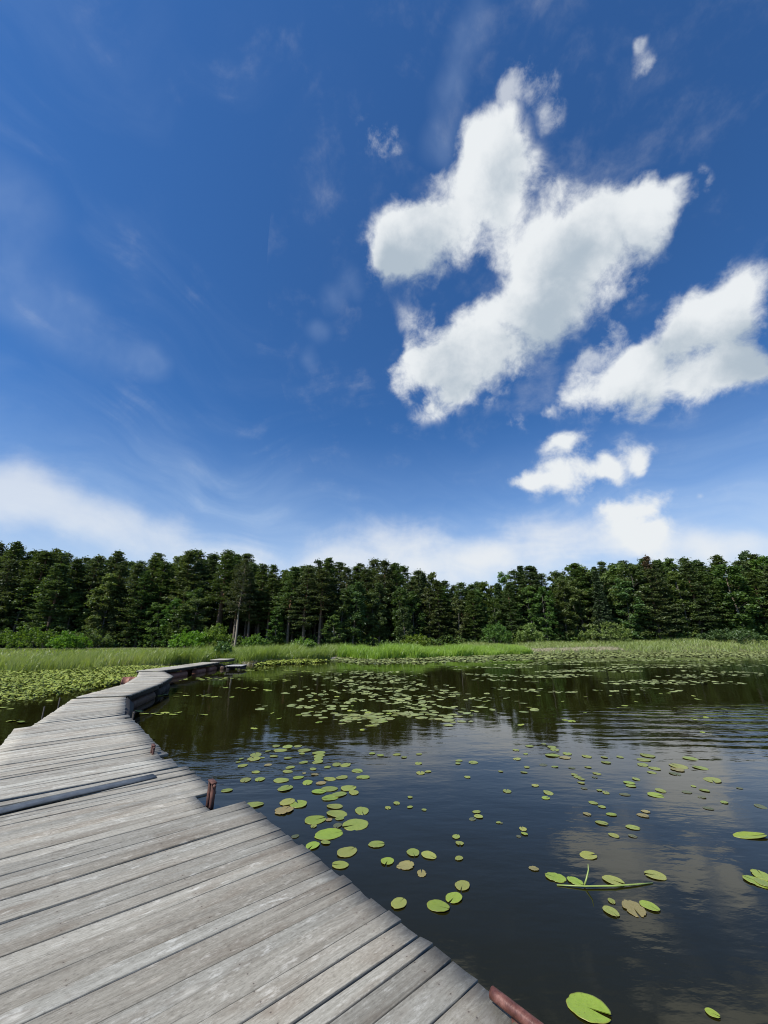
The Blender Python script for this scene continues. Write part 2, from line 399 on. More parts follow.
def mat_pad(name='lily_pad_leaf', use_obj=True, ca=(0.130, 0.185, 0.022), cb=(0.270, 0.310, 0.055), spec=0.3):
    m, t = material(name)
    uv = t.n('ShaderNodeUVMap', uv_map='pad_uv').outputs[0]
    u, v, _ = t.n('ShaderNodeSeparateXYZ', {0: uv}).outputs          # u angle 0..1, v radius 0..1
    info = t.n('ShaderNodeObjectInfo')
    base = info.outputs['Color'] if use_obj else t.mix(attr(t, 'leaf'), ca, cb)
    rnd = info.outputs['Random']
    o = t.vmath('ADD', t.n('ShaderNodeTexCoord').outputs['Object'], t.n('ShaderNodeCombineXYZ', {0: t.math('MULTIPLY', rnd, 50), 1: t.math('MULTIPLY', rnd, 31)}).outputs[0])
    vein = t.math('ABSOLUTE', t.math('SINE', t.math('MULTIPLY', u, 3.14159 * 15)))
    vn = t.math('MULTIPLY', t.smooth(vein, 0.22, 0.0), t.smooth(v, 0.98, 0.3))
    n1 = t.noise(o, 3.5, 5, 0.6)
    n2 = t.noise(o, 10, 4, 0.6)
    c = t.mix(t.smooth(n1, 0.35, 0.7, 0.0, 0.55), base, t.mix(1.0, base, (0.72, 0.80, 0.6), 'MULTIPLY'))
    c = t.mix(t.math('MULTIPLY', vn, 0.40), c, t.mix(1.0, base, (1.35, 1.3, 1.3), 'MULTIPLY'))
    c = t.mix(t.smooth(n2, 0.63, 0.69, 0.0, 0.75), c, (0.10, 0.075, 0.03))
    c = t.mix(t.math('MULTIPLY', t.smooth(t.math('ADD', v, t.math('MULTIPLY', n1, 0.25)), 1.04, 1.16), 0.5), c, (0.20, 0.14, 0.05))
    h = t.math('ADD', t.math('MULTIPLY', vn, -0.5), t.math('MULTIPLY', n1, 0.6))
    nrm = bump(t, h, 0.5, 0.004)
    s = principled(t, c, 0.34 if use_obj else 0.5, nrm, **{'Specular IOR Level': 0.5 if use_obj else spec})
    finish(t, s)
    return m

M = dict(
    wood=mat_wood(),
    rust=mat_rust('rusty_steel', (0.040, 0.019, 0.016), (0.080, 0.034, 0.027), (0.16, 0.080, 0.062), 0.75),
    redpipe=mat_rust('faded_red_paint', (0.050, 0.020, 0.016), (0.115, 0.044, 0.034), (0.22, 0.105, 0.085), 0.42),
    darksteel=mat_plain('dark_steel', (0.016, 0.014, 0.013), 0.75, 0.4, 10),
    tank=mat_rust('brown_tank_steel', (0.045, 0.028, 0.022), (0.075, 0.045, 0.034), (0.11, 0.07, 0.055)),
    redtank=mat_rust('red_tank_steel', (0.12, 0.05, 0.035), (0.20, 0.085, 0.06), (0.27, 0.12, 0.085)),
    rubber=mat_plain('grey_strip', (0.062, 0.072, 0.082), 0.42, 0.22, 12),
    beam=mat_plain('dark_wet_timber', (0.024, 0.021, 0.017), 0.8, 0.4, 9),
    white=mat_plain('white_dropping', (0.75, 0.75, 0.72), 0.7, 0.1),
    raft=mat_plain('pale_raft_boards', (0.34, 0.34, 0.33), 0.8, 0.2),
    water=mat_water(), ground=mat_ground(),
    pad=mat_pad(), padstuff=mat_pad('lily_carpet_leaf', False), padsheen=mat_pad('sky_sheen_lily_pad_leaf', False, (0.140, 0.175, 0.052), (0.245, 0.280, 0.092), 0.55),  # last one: sky reflection on distant pads put partly into a paler base colour
    pine=mat_leaf('pine_needles', (0.042, 0.070, 0.022), (0.120, 0.168, 0.058), 0.018, 0.30, (0.75, 1.2)),
    dead=mat_leaf('rusty_dying_needles', (0.07, 0.045, 0.022), (0.13, 0.085, 0.045), 0.01, 0.15),
    decid=mat_leaf('broad_leaves', (0.055, 0.095, 0.024), (0.150, 0.215, 0.060), 0.032, 0.33, (0.75, 1.25)),
    birch=mat_leaf('light_birch_leaves', (0.055, 0.095, 0.030), (0.12, 0.18, 0.055), 0.02, 0.32),
    spruce=mat_leaf('spruce_needles', (0.028, 0.052, 0.019), (0.075, 0.115, 0.042), 0.012, 0.12, (0.8, 1.15)),
    willow=mat_leaf('willow_leaves', (0.095, 0.165, 0.028), (0.20, 0.30, 0.060), 0.02, 0.38, (0.8, 1.15)),
    reed=mat_leaf('reed_blades', (0.17, 0.23, 0.052), (0.33, 0.41, 0.11), 0.005, 0.42, (1, 1), 0.04, 0.75),
    reedbright=mat_leaf('fresh_reed_blades', (0.19, 0.31, 0.040), (0.36, 0.50, 0.095), 0.005, 0.45, (1, 1), 0.04),
    meadow=mat_leaf('meadow_grass', (0.17, 0.235, 0.052), (0.34, 0.42, 0.115), 0.005, 0.38, (1, 1), 0.04, 0.85),
    dry=mat_leaf('dry_reed_straw', (0.30, 0.27, 0.17), (0.52, 0.47, 0.34), 0.005, 0.2, (1, 1), 0.03),
    pinebark=mat_bark('pine_bark', (0.13, 0.105, 0.085), (0.24, 0.135, 0.075)),
    greybark=mat_bark('grey_bark', (0.14, 0.13, 0.115), (0.14, 0.13, 0.11)),
    palebark=mat_bark('pale_bark', (0.25, 0.22, 0.18), (0.22, 0.17, 0.12)),
    reedplain=mat_plain('lily_stalk', (0.20, 0.27, 0.07), 0.45, 0.15),
    sand=mat_plain('pale_sand', (0.42, 0.37, 0.29), 0.95, 0.2, 3),
)

# ------------------------------------------------------------------ mesh helpers
def link_mesh(name, V, F, mat, parent=None, uv=None, uvname='uv', attrs=None, smooth=False, loc=None):
    """V (n,3); F a list of faces or an (m,k) array; uv per loop; attrs: face-domain floats"""
    me = bpy.data.meshes.new(name)
    V = np.asarray(V, dtype=np.float32)
    if isinstance(F, np.ndarray):
        k = F.shape[1]
        nf = len(F)
        starts = np.arange(0, nf * k, k, dtype=np.int32)
        tot = np.full(nf, k, dtype=np.int32)
        flat = F.astype(np.int32).ravel()
    else:
        tot = np.array([len(f) for f in F], dtype=np.int32)
        starts = np.concatenate([[0], np.cumsum(tot)[:-1]]).astype(np.int32)
        flat = np.array([i for f in F for i in f], dtype=np.int32)
        nf = len(F)
    me.vertices.add(len(V))
    me.vertices.foreach_set('co', V.ravel())
    me.loops.add(len(flat))
    me.loops.foreach_set('vertex_index', flat)
    me.polygons.add(nf)
    me.polygons.foreach_set('loop_start', starts)
    me.polygons.foreach_set('loop_total', tot)
    if smooth:
        me.polygons.foreach_set('use_smooth', np.ones(nf, dtype=bool))
    me.update(calc_edges=True)
    if uv is not None:
        l = me.uv_layers.new(name=uvname)
        l.data.foreach_set('uv', np.asarray(uv, dtype=np.float32).ravel())
    for k2, a in (attrs or {}).items():
        at = me.attributes.new(k2, 'FLOAT', 'FACE')
        at.data.foreach_set('value', np.asarray(a, dtype=np.float32))
    me.materials.append(mat)
    me.validate()
    o = bpy.data.objects.new(name, me)
    COL.objects.link(o)
    if parent is not None:
        o.parent = parent
    if loc is not None:
        o.location = loc
    return o

def tag(o, label=None, cat=None, group=None, kind=None):
    if label: o['label'] = label
    if cat: o['category'] = cat
    if group: o['group'] = group
    if kind: o['kind'] = kind
    return o

def thing(name, label, cat, loc=(0, 0, 0), rz=0.0, group=None):
    o = bpy.data.objects.new(name, None)
    o.empty_display_size = 0.3
    COL.objects.link(o)
    o.location = loc
    o.rotation_euler = (0, 0, rz)
    return tag(o, label, cat, group)

def copy_tree(o, parent=None):
    c = o.copy()
    COL.objects.link(c)
    if parent is not None:
        c.parent = parent
    for ch in [x for x in o.children]:
        copy_tree(ch, c)
    return c

class MB:
    """collects simple solids into one mesh"""
    def __init__(s):
        s.V, s.F = [], []
    def add(s, V, F):
        b = len(s.V)
        s.V += [tuple(v) for v in V]
        s.F += [tuple(i + b for i in f) for f in F]
    def box(s, c, size, ax=None, ch=0.0):
        """box centred at c; ax = 3 unit axes"""
        ax = np.eye(3) if ax is None else np.asarray(ax, float)
        h = np.asarray(size, float) / 2
        P = []
        if ch <= 0:
            for sx, sy, sz in ((-1, -1, -1), (1, -1, -1), (1, 1, -1), (-1, 1, -1), (-1, -1, 1), (1, -1, 1), (1, 1, 1), (-1, 1, 1)):
                P.append(np.asarray(c) + ax[0] * sx * h[0] + ax[1] * sy * h[1] + ax[2] * sz * h[2])
            s.add(P, [(3, 2, 1, 0), (4, 5, 6, 7), (0, 1, 5, 4), (1, 2, 6, 5), (2, 3, 7, 6), (3, 0, 4, 7)])
            return
        prof = [(-1, -1, 0, ch), (-1, 1, 0, -ch), (-1, 1, ch, 0), (1, 1, -ch, 0), (1, 1, 0, -ch), (1, -1, 0, ch), (1, -1, -ch, 0), (-1, -1, ch, 0)]
        for sx in (-1, 1):
            for a, b, da, db in prof:
                P.append(np.asarray(c) + ax[0] * sx * h[0] + ax[1] * (a * h[1] + da) + ax[2] * (b * h[2] + db))
        n = len(prof)
        s.add(P, [tuple(range(n)), tuple(range(2 * n - 1, n - 1, -1))] + [(i, i + n, (i + 1) % n + n, (i + 1) % n) for i in range(n)])
    def tube(s, pts, radii, n=10, caps=True):
        pts = [np.asarray(p, float) for p in pts]
        if np.isscalar(radii):
            radii = [radii] * len(pts)
        P, F = [], []
        ref = np.array([0.31, 0.17, 0.93])
        for i, p in enumerate(pts):
            d = pts[min(i + 1, len(pts) - 1)] - pts[max(i - 1, 0)]
            d = d / (np.linalg.norm(d) + 1e-9)
            rf = ref if abs(d @ ref) < 0.9 else np.array([1.0, 0, 0])
            a = np.cross(d, rf); a /= np.linalg.norm(a)
            b = np.cross(d, a)
            for k in range(n):
                th = 2 * math.pi * k / n
                P.append(p + radii[i] * (a * math.cos(th) + b * math.sin(th)))
        for i in range(len(pts) - 1):
            for k in range(n):
                F.append((i * n + k, i * n + (k + 1) % n, (i + 1) * n + (k + 1) % n, (i + 1) * n + k))
        if caps:
            F.append(tuple(range(n - 1, -1, -1)))
            F.append(tuple(range((len(pts) - 1) * n, len(pts) * n)))
        s.add(P, F)
    def build(s, name, mat, parent=None, smooth=False):
        return link_mesh(name, s.V, s.F, mat, parent, smooth=smooth)

# ------------------------------------------------------------------ shore line and terrain
SH_X = np.array([-160, -70, -40, -32, -22, -19.5, -18, -17, -11.8, -7.8, -5.6, -4.9, -0.4, 3.5, 7.5, 14.9, 22, 31.7, 43.4, 60.6, 90, 160.])
SH_Y = np.array([4, 12, 18, 20.5, 23.8, 25.1, 29.3, 34.5, 33.9, 37.5, 40.5, 43.5, 40.3, 42.5, 45.5, 51.0, 55.5, 58.5, 60.1, 63.5, 68, 74.])
def shore_y(x):
    return np.interp(x, SH_X, SH_Y) + 0.5 * np.sin(x * 1.3) * (np.abs(x) < 100) + 0.3 * np.sin(x * 3.1 + 1)
def ground_z(x, y):
    d = y - shore_y(x)
    land = np.clip(d, 0, 400)
    right = np.clip((np.asarray(x, float) - 5) / 50, 0, 1)
    z = 0.10 * np.clip(land / 1.5, 0, 1) + 0.35 * (1 - np.exp(-land / 25)) + right * 2.5 * (1 - np.exp(-land / 16))
    return np.where(d > 0, z + 0.02, np.maximum(d * 0.25, -1.6))

gx = np.concatenate([np.linspace(-1400, -110, 14), np.linspace(-100, 100, 321), np.linspace(110, 1400, 14)])
gy = np.concatenate([np.linspace(-300, 0, 8), np.linspace(2, 72, 200), np.linspace(74, 140, 30), np.linspace(160, 2500, 12)])
GX, GY = np.meshgrid(gx, gy)
GZ = ground_z(GX, GY) + 0.03 * np.sin(GX * 0.9) * np.sin(GY * 0.7) * (GY > shore_y(GX) + 1.5)
nx, ny = len(gx), len(gy)
idx = np.arange(nx * ny).reshape(ny, nx)
F = np.stack([idx[:-1, :-1], idx[:-1, 1:], idx[1:, 1:], idx[1:, :-1]], -1).reshape(-1, 4)
terr = link_mesh('ground', np.stack([GX, GY, GZ], -1).reshape(-1, 3), F, M['ground'], smooth=True)
tag(terr, kind='structure')
wat = link_mesh('water', [(-1400, -300, 0), (1400, -300, 0), (1400, 400, 0), (-1400, 400, 0)], [(0, 1, 2, 3)], M['water'])
tag(wat, kind='structure')

# ------------------------------------------------------------------ grass and reeds: far too many blades to count
def blades(name, n, xr, depth, height, mat, width=0.03, lean=0.25, front=1.8, y0=0.0, clump=0.5, keep=None):
    x = rng.uniform(xr[0], xr[1], n)
    f = rng.random(n) ** front
    dp = depth(x) if callable(depth) else depth
    y = shore_y(x) + y0 + f * dp
    if keep is not None:
        k = keep(x, y)
        x, y, f = x[k], y[k], f[k]
        n = len(x)
    z = np.maximum(ground_z(x, y), -0.25)
    hh = (height(x, y) if callable(height) else height) * np.ones(n)
    lump = 0.5 + 0.5 * np.sin(x * 1.9 + 2 * np.sin(y * 1.1)) * np.sin(y * 1.7 + x * 0.6)
    hh = hh * rng.uniform(0.62, 1.12, n) * (1 - clump * 0.45 * lump)
    a = rng.uniform(0, 2 * np.pi, n)
    ux, uy = np.cos(a), np.sin(a)
    b = rng.normal(0, lean * 2.0, (n, 2)) * hh[:, None]
    b[:, 0] += 0.10 * hh
    wd = width * rng.uniform(0.6, 1.4, n)
    P = np.zeros((n, 6, 3))
    for i, (t, ww) in enumerate(((0, 1.0), (0.55, 0.85), (1.0, 0.15))):
        cx = x + b[:, 0] * t ** 2
        cy = y + b[:, 1] * t ** 2
        cz = z + hh * (t - 0.22 * t * t)
        for s, j in ((-1, 0), (1, 1)):
            P[:, i * 2 + j, 0] = cx + s * ux * wd * ww / 2
            P[:, i * 2 + j, 1] = cy + s * uy * wd * ww / 2
            P[:, i * 2 + j, 2] = cz
    base = (np.arange(n) * 6)[:, None]
    F = np.concatenate([base + np.array([0, 1, 3, 2]), base + np.array([2, 3, 5, 4])], 0)
    patch = 0.5 + 0.5 * np.sin(x * 0.45 + 1.5 * np.sin(y * 0.3)) * np.sin(y * 0.5 + 0.2 * x)
    lf = np.clip(0.60 * rng.random(n) + 0.42 * patch, 0, 1)
    return link_mesh(name, P.reshape(-1, 3), F, mat, attrs={'leaf': np.concatenate([lf, lf])})

o = blades('reeds', 22000, (-48, -16.2), lambda x: 11 + 0.0 * x, lambda x, y: (1.05 + 0.25 * np.clip((x + 24) / 7, 0, 1)) * (1 + .22 * np.sin(x * .9) * np.sin(x * .33 + y * .4)), M['reed'], 0.035, 0.13, 1.3, clump=.8)
tag(o, 'sage green reed belt along the left shore behind the lily carpet', 'reeds', kind='stuff')
o = blades('reeds', 20000, (-17.5, -5.4), 13, lambda x, y: (1.45 + 0.15 * np.sin(x)) * (1 + .2 * np.sin(x * 1.7)), M['reed'], 0.035, 0.13, 1.4, clump=.8)
tag(o, 'green reeds between the dock end and the small sandy gap', 'reeds', kind='stuff')
o = blades('reeds', 26000, (-4.9, 19.5), lambda x: 9 + 0.0 * x, lambda x, y: (1.65 - 0.035 * np.clip(x, 0, 30)) * (1 + .16 * np.sin(x * .8) + .10 * np.sin(x * 2.3 + 1)), M['reedbright'], 0.04, 0.12, 1.3, clump=.7)
tag(o, 'bright green tall reeds on the middle of the far shore', 'reeds', kind='stuff')
o = blades('grass', 34000, (14, 100), lambda x: 26 + 0.0 * x, lambda x, y: 0.85 + 0.25 * np.sin(x * 0.5), M['meadow'], 0.05, 0.25, 1.0, keep=lambda x, y: ~((x > 17) & (x < 36) & (np.abs(y - shore_y(x) - 3.5) < 2.3)))
tag(o, 'pale green meadow grass on the right part of the far shore', 'grass', kind='stuff')
o = blades('grass', 24000, (-80, 20), 34, 0.55, M['reed'], 0.05, 0.3, 1.0, y0=10)
tag(o, 'meadow grass between the reeds and the forest edge', 'grass', kind='stuff')
o = blades('dry_reeds', 2600, (17, 36), 3.0, 0.45, M['dry'], 0.05, 0.35, 1.0, y0=2.2)
tag(o, 'pale straw coloured dead reeds lying in a strip on the right shore', 'dry reeds', kind='stuff')
o = blades('dry_reeds', 900, (-11.5, -7.2), 0.9, 0.40, M['dry'], 0.045, 0.35, 1.0, y0=-0.6)
tag(o, 'pale dry reed stubble at the water edge left of the sandy gap', 'dry reeds', kind='stuff')
o = blades('reeds', 5200, (-34, -12.5), 6.5, 0.55, M['reed'], 0.03, 0.18, 0.55, y0=-6.2, keep=lambda x, y: (np.sin(x * 1.1) * np.sin(y * .9 + x * .4) > .05) & (x < -12.5 - .28 * np.maximum(0, y - 22)))
tag(o, 'thin short reeds coming up through the lily carpet left of the dock', 'reeds', kind='stuff')
# a small patch of bare sand where the reeds open
sm = MB()
ring = []
for k in range(22):
    a = 2 * math.pi * k / 22
    ring.append((-5.2 + (1.0 + 0.2 * math.sin(3 * a)) * math.cos(a) * 0.95, 43.3 + math.sin(a) * 1.7, 0.0))
P = [(-5.2, 43.3, 0.16)] + [(x_ * .55 - 5.2 * .45, y_ * .55 + 43.3 * .45, 0.13) for x_, y_, _ in ring] + [(x_, y_, -0.08) for x_, y_, _ in ring]
Fs = [(0, 1 + k, 1 + (k + 1) % 22) for k in range(22)] + [(1 + k, 23 + k, 23 + (k + 1) % 22, 1 + (k + 1) % 22) for k in range(22)]
tag(link_mesh('sand_bank', P, Fs, M['sand'], smooth=True), kind='structure')

# ------------------------------------------------------------------ floating plank walkway, one thing per section
def v2(p): return np.array(p, float)

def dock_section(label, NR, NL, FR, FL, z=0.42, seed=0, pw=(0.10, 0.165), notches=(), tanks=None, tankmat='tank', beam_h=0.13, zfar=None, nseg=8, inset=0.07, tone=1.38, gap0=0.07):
    rg = np.random.default_rng(seed)
    NR, NL, FR, FL = map(v2, (NR, NL, FR, FL))
    if gap0:                                     # open joint to the section before
        NR, NL = NR + (FR - NR) * gap0 / np.linalg.norm(FR - NR), NL + (FL - NL) * gap0 / np.linalg.norm(FL - NL)
    zfar = z if zfar is None else zfar
    org = np.array([*(NR + NL + FR + FL) / 4, 0.0])
    root = thing('dock_section', label, 'dock section', loc=tuple(org), group='plank sections of the floating dock')
    L = 0.5 * (np.linalg.norm(FR - NR) + np.linalg.norm(FL - NL))
    ws = []
    while sum(ws) < L:
        ws.append(rg.uniform(*pw))
    ws = np.array(ws) * L / sum(ws)
    edges = np.concatenate([[0], np.cumsum(ws)]) / L
    V, F, UV, PL = [], [], [], []
    th, c = 0.035, 0.0022
    for i in range(len(ws)):
        gap = rg.choice([0.004, 0.007, 0.010, 0.015], p=[.32, .36, .21, .11]) / L
        t0, t1 = edges[i] + gap / 2, edges[i + 1] - gap / 2
        jr, jl = rg.normal(0, 0.0065, 2)
        for a, b, ins in notches:
            if a < (t0 + t1) / 2 < b:
                jr += ins
        dz = rg.normal(0, 0.0025)
        tilt = rg.normal(0, 0.0025)
        pid = rg.random()
        b0 = len(V)
        w0 = (t1 - t0) * L
        ph = rg.uniform(0, 6, 2)
        for s in range(nseg + 1):
            f = s / nseg
            zz = dz + 0.003 * math.sin(f * 5 + ph[0])
            for q, (vv, zo) in enumerate(((0, -th), (0, -c), (c / w0, 0), (0.5, -0.0012 + 0.002 * math.sin(ph[1])), (1 - c / w0, 0), (1, -c), (1, -th))):
                t = t0 + (t1 - t0) * vv
                Rp, Lp = NR + (FR - NR) * t, NL + (FL - NL) * t
                d = Lp - Rp
                ln = np.linalg.norm(d)
                ff = (jr + f * (ln - jr + jl)) / ln
                wob = 0.0018 * math.sin(f * 9 + ph[1] + vv * 2)
                p = Rp + d * ff + (FR - NR) / L * wob
                V.append((p[0] - org[0], p[1] - org[1], z + (zfar - z) * t + zo + zz + tilt * (vv - .5) * 2))
                UV.append((ff * ln, vv * w0 + (zo if q in (0, 6) else 0)))
        m = 7
        for s in range(nseg):
            for k in range(m - 1):
                F.append((b0 + s * m + k, b0 + (s + 1) * m + k, b0 + (s + 1) * m + k + 1, b0 + s * m + k + 1)); PL.append(pid)
            F.append((b0 + s * m + m - 1, b0 + (s + 1) * m + m - 1, b0 + (s + 1) * m, b0 + s * m)); PL.append(pid)
        F.append(tuple(b0 + k for k in range(m))); PL.append(pid)
        F.append(tuple(b0 + nseg * m + k for k in range(m - 1, -1, -1))); PL.append(pid)
    uvl = [UV[i] for f in F for i in f]
    deck = link_mesh('deck', V, [tuple(reversed(f)) for f in F], M['wood'], root, uv=[u for f in F for u in [UV[i] for i in reversed(f)]], uvname='plank_uv', attrs={'plank': PL})
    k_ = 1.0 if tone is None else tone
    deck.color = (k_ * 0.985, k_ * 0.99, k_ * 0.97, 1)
    # the timber frame underneath
    def beam(name, a, b, za, zb, h, wd, mat):
        a, b = np.array([*a, za]), np.array([*b, zb])
        d = b - a; ln = np.linalg.norm(d); d /= ln
        s = np.cross((0, 0, 1), d); s /= np.linalg.norm(s)
        mb = MB()
        mb.box((a + b) / 2 - org, (ln, wd, h), [d, s, np.cross(d, s)], 0.006)
        return mb.build(name, mat, root)
    cr, cl = (NL - NR) / np.linalg.norm(NL - NR), (FL - FR) / np.linalg.norm(FL - FR)
    fw = (FR - NR) / np.linalg.norm(FR - NR)
    zb = -th - 0.004 - beam_h / 2
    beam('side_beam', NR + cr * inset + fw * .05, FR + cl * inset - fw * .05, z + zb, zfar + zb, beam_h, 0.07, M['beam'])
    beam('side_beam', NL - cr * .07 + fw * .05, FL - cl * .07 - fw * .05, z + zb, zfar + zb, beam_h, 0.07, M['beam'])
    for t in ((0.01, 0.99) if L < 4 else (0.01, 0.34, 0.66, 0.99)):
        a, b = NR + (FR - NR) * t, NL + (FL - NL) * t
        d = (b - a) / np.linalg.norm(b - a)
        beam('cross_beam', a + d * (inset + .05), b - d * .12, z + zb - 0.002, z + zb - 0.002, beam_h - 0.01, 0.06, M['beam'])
    # closed steel tanks that carry it
    for side in (0, 1):
        for (t0, t1, rad) in (tanks or [(0.06, 0.94, 0.17)]):
            a = (NR if side == 0 else NL) + ((FR - NR) if side == 0 else (FL - NL)) * t0
            b = (NR if side == 0 else NL) + ((FR - NR) if side == 0 else (FL - NL)) * t1
            inn = cr * ((0.19 + inset) if side == 0 else -0.26)
            a, b = np.array([*(a + inn), 0.07]) - org, np.array([*(b + inn), 0.07]) - org
            d = (b - a) / np.linalg.norm(b - a)
            mb = MB()
            rr, pp = [], []
            ln = np.linalg.norm(b - a)
            for s_, r_ in ((0, .55), (.02, .85), (.06, 1), (ln * .33 - .02, 1), (ln * .33, 1.04), (ln * .33 + .02, 1), (ln * .66 - .02, 1), (ln * .66, 1.04), (ln * .66 + .02, 1), (ln - .06, 1), (ln - .02, .85), (ln, .55)):
                pp.append(a + d * s_); rr.append(rad * r_)
            mb.tube(pp, rr, 18)
            mb.build('float_tank', M[tankmat], root, smooth=True)
    return root, org

def bracket(root, org, p0, p1, z0, z1, rad, mat='rust', flat=True):
    """a welded loop standing at the deck edge: two legs and a bar across the top"""
    p0, p1 = np.array([*p0, 0.0]) - org * (1, 1, 0), np.array([*p1, 0.0]) - org * (1, 1, 0)
    d = (p1 - p0); ln = np.linalg.norm(d); d /= ln
    s = np.cross((0, 0, 1), d)
    mb = MB()
    if flat:      # steel angle legs under a folded cap
        for p in (p0, p1):
            c = p + (0, 0, (z0 + z1) / 2)
            mb.box(c, (0.010, rad * 2.2, z1 - z0), [d, s, (0, 0, 1)], 0.002)
            mb.box(c + s * (rad * 1.1 - 0.004) + d * (0.018 if p is p0 else -0.018), (0.026, 0.008, z1 - z0 - 0.01), [d, s, (0, 0, 1)], 0.001)
        mb.box((p0 + p1) / 2 + (0, 0, z1 + 0.009), (ln + 0.03, rad * 2.6, 0.014), [d, s, (0, 0, 1)], 0.003)
        mb.tube([p1 + d * 0.012 + (0, 0, z1 - 0.012), p1 + d * 0.045 + (0, 0, z1 - 0.012)], 0.013, 8)
    else:         # bent pipe
        mb.tube([p0 + (0, 0, z1) - d * 0.03, p0 + (0, 0, z1), p1 + (0, 0, z1), p1 + (0, 0, z1) + d * 0.03], [rad * .98, rad, rad, rad * .98], 18)
        for p in (p0 + d * 0.09, p1 - d * 0.09):
            mb.box(p + (0, 0, (z0 + z1 - rad * .6) / 2), (0.045, 0.012, z1 - z0 - rad * .6), [d, s, (0, 0, 1)], 0.002)
    return mb.build('bracket', M[mat], root, smooth=False)

# near section, the one the photographer stands on
e = np.array([-.656, .755]); n_ = np.array([-.755, -.656])
A_NR = np.array([0.47, 2.39]) - e * 4.2
A_FR = np.array([0.47, 2.39]) + e * 4.4
rootA, oA = dock_section('widest dock section, in the foreground, with a grey metal strip lying over its far end',
    A_NR, A_NR + n_ * 2.05, A_FR, A_FR + n_ * 2.05, 0.42, 11, notches=[(0.822, 0.876, 0.33), (0.876, 1.0, 0.115)], tanks=[(0.05, 0.47, 0.17), (0.52, 0.95, 0.17)], nseg=14, inset=0.40, tone=1.06, gap0=0.0)
bracket(rootA, oA, (-1.725, 4.485), (-1.662, 4.405), 0.30, 0.605, 0.020)
bracket(rootA, oA, (0.50, 2.275), (0.72, 2.02), 0.30, 0.455, 0.023, 'redpipe', False)
# second section
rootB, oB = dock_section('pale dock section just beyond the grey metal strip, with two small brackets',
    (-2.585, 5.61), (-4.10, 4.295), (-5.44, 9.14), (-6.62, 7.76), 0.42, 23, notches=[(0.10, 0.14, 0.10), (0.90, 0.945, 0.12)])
bracket(rootB, oB, (-3.29, 6.24), (-3.22, 6.15), 0.30, 0.52, 0.014)
bracket(rootB, oB, (-5.09, 8.71), (-5.03, 8.63), 0.30, 0.53, 0.014, 'darksteel')
# third, narrower section
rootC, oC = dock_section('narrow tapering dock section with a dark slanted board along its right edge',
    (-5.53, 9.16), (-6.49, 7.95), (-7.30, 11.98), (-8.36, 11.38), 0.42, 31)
mb = MB()
tp = [np.array([-5.50, 9.10, .40]), np.array([-7.22, 11.93, .40])]
bt = [np.array([-5.27, 9.06, .22]), np.array([-7.02, 11.95, .22])]
th_ = np.array([-.03, -.02, -.02])
mb.add([p - oC for p in (tp[0], tp[1], bt[1], bt[0], tp[0] + th_, tp[1] + th_, bt[1] + th_, bt[0] + th_)],
       [(0, 3, 2, 1), (4, 5, 6, 7), (0, 1, 5, 4), (1, 2, 6, 5), (2, 3, 7, 6), (3, 0, 4, 7)])
mb.build('slanted_board', M['darksteel'], rootC)
for px_, py_ in ((-7.02, 8.86), (-7.72, 10.14)):
    mb = MB()
    mb.tube([np.array([px_, py_, -.3]) - oC, np.array([px_ - .03, py_, .62]) - oC], [.016, .013], 8)
    mb.build('mooring_stake', M['darksteel'], rootC)
# the three short sections round the bend
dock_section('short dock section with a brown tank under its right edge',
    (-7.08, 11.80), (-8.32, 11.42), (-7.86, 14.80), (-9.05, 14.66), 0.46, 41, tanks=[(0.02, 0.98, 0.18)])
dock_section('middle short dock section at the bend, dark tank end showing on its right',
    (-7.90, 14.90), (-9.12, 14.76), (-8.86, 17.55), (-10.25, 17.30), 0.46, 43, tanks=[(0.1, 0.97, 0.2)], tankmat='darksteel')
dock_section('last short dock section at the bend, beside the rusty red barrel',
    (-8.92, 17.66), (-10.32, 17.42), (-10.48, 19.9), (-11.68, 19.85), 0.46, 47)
# the long straight run
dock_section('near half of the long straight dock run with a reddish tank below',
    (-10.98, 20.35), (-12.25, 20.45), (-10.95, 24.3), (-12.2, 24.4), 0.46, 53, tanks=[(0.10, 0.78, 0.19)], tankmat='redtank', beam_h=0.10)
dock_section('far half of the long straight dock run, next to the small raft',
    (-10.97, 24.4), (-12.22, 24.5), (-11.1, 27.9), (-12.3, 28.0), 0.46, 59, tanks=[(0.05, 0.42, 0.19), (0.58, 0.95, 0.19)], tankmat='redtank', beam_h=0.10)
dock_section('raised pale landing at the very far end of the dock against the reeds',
    (-10.75, 28.0), (-11.9, 28.1), (-10.8, 29.9), (-11.95, 30.0), 0.60, 61, beam_h=0.12)

# metal strip over the joint
sx = [np.array(p) for p in ((-2.68, 5.24), (-3.60, 4.19), (-5.0, 2.58))]
sd = (sx[1] - sx[0]) / np.linalg.norm(sx[1] - sx[0])
ss = np.array([-sd[1], sd[0]])
ln = 2.15
P, Fq = [], []
c0 = np.array([-2.68, 5.23])
prof = [(-.080, 0.003), (-.080, 0.010), (-.072, 0.017), (-.03, 0.022), (.03, 0.022), (.072, 0.017), (.080, 0.010), (.080, 0.003)]
NS = 12
for i in range(NS + 1):
    f = i / NS
    c = c0 + sd * ln * f
    lift = 0.012 * math.sin(math.pi * f) ** 2
    for a, zz in prof:
        P.append((*(c + ss * a - c0), zz + lift))
k = len(prof)
for i in range(NS):
    for j in range(k):
        Fq.append((i * k + j, i * k + (j + 1) % k, (i + 1) * k + (j + 1) % k, (i + 1) * k + j))
Fq += [tuple(range(k - 1, -1, -1)), tuple(range(NS * k, NS * k + k))]
st = link_mesh('cover_strip', P, Fq, M['rubber'], loc=(c0[0], c0[1], 0.424))
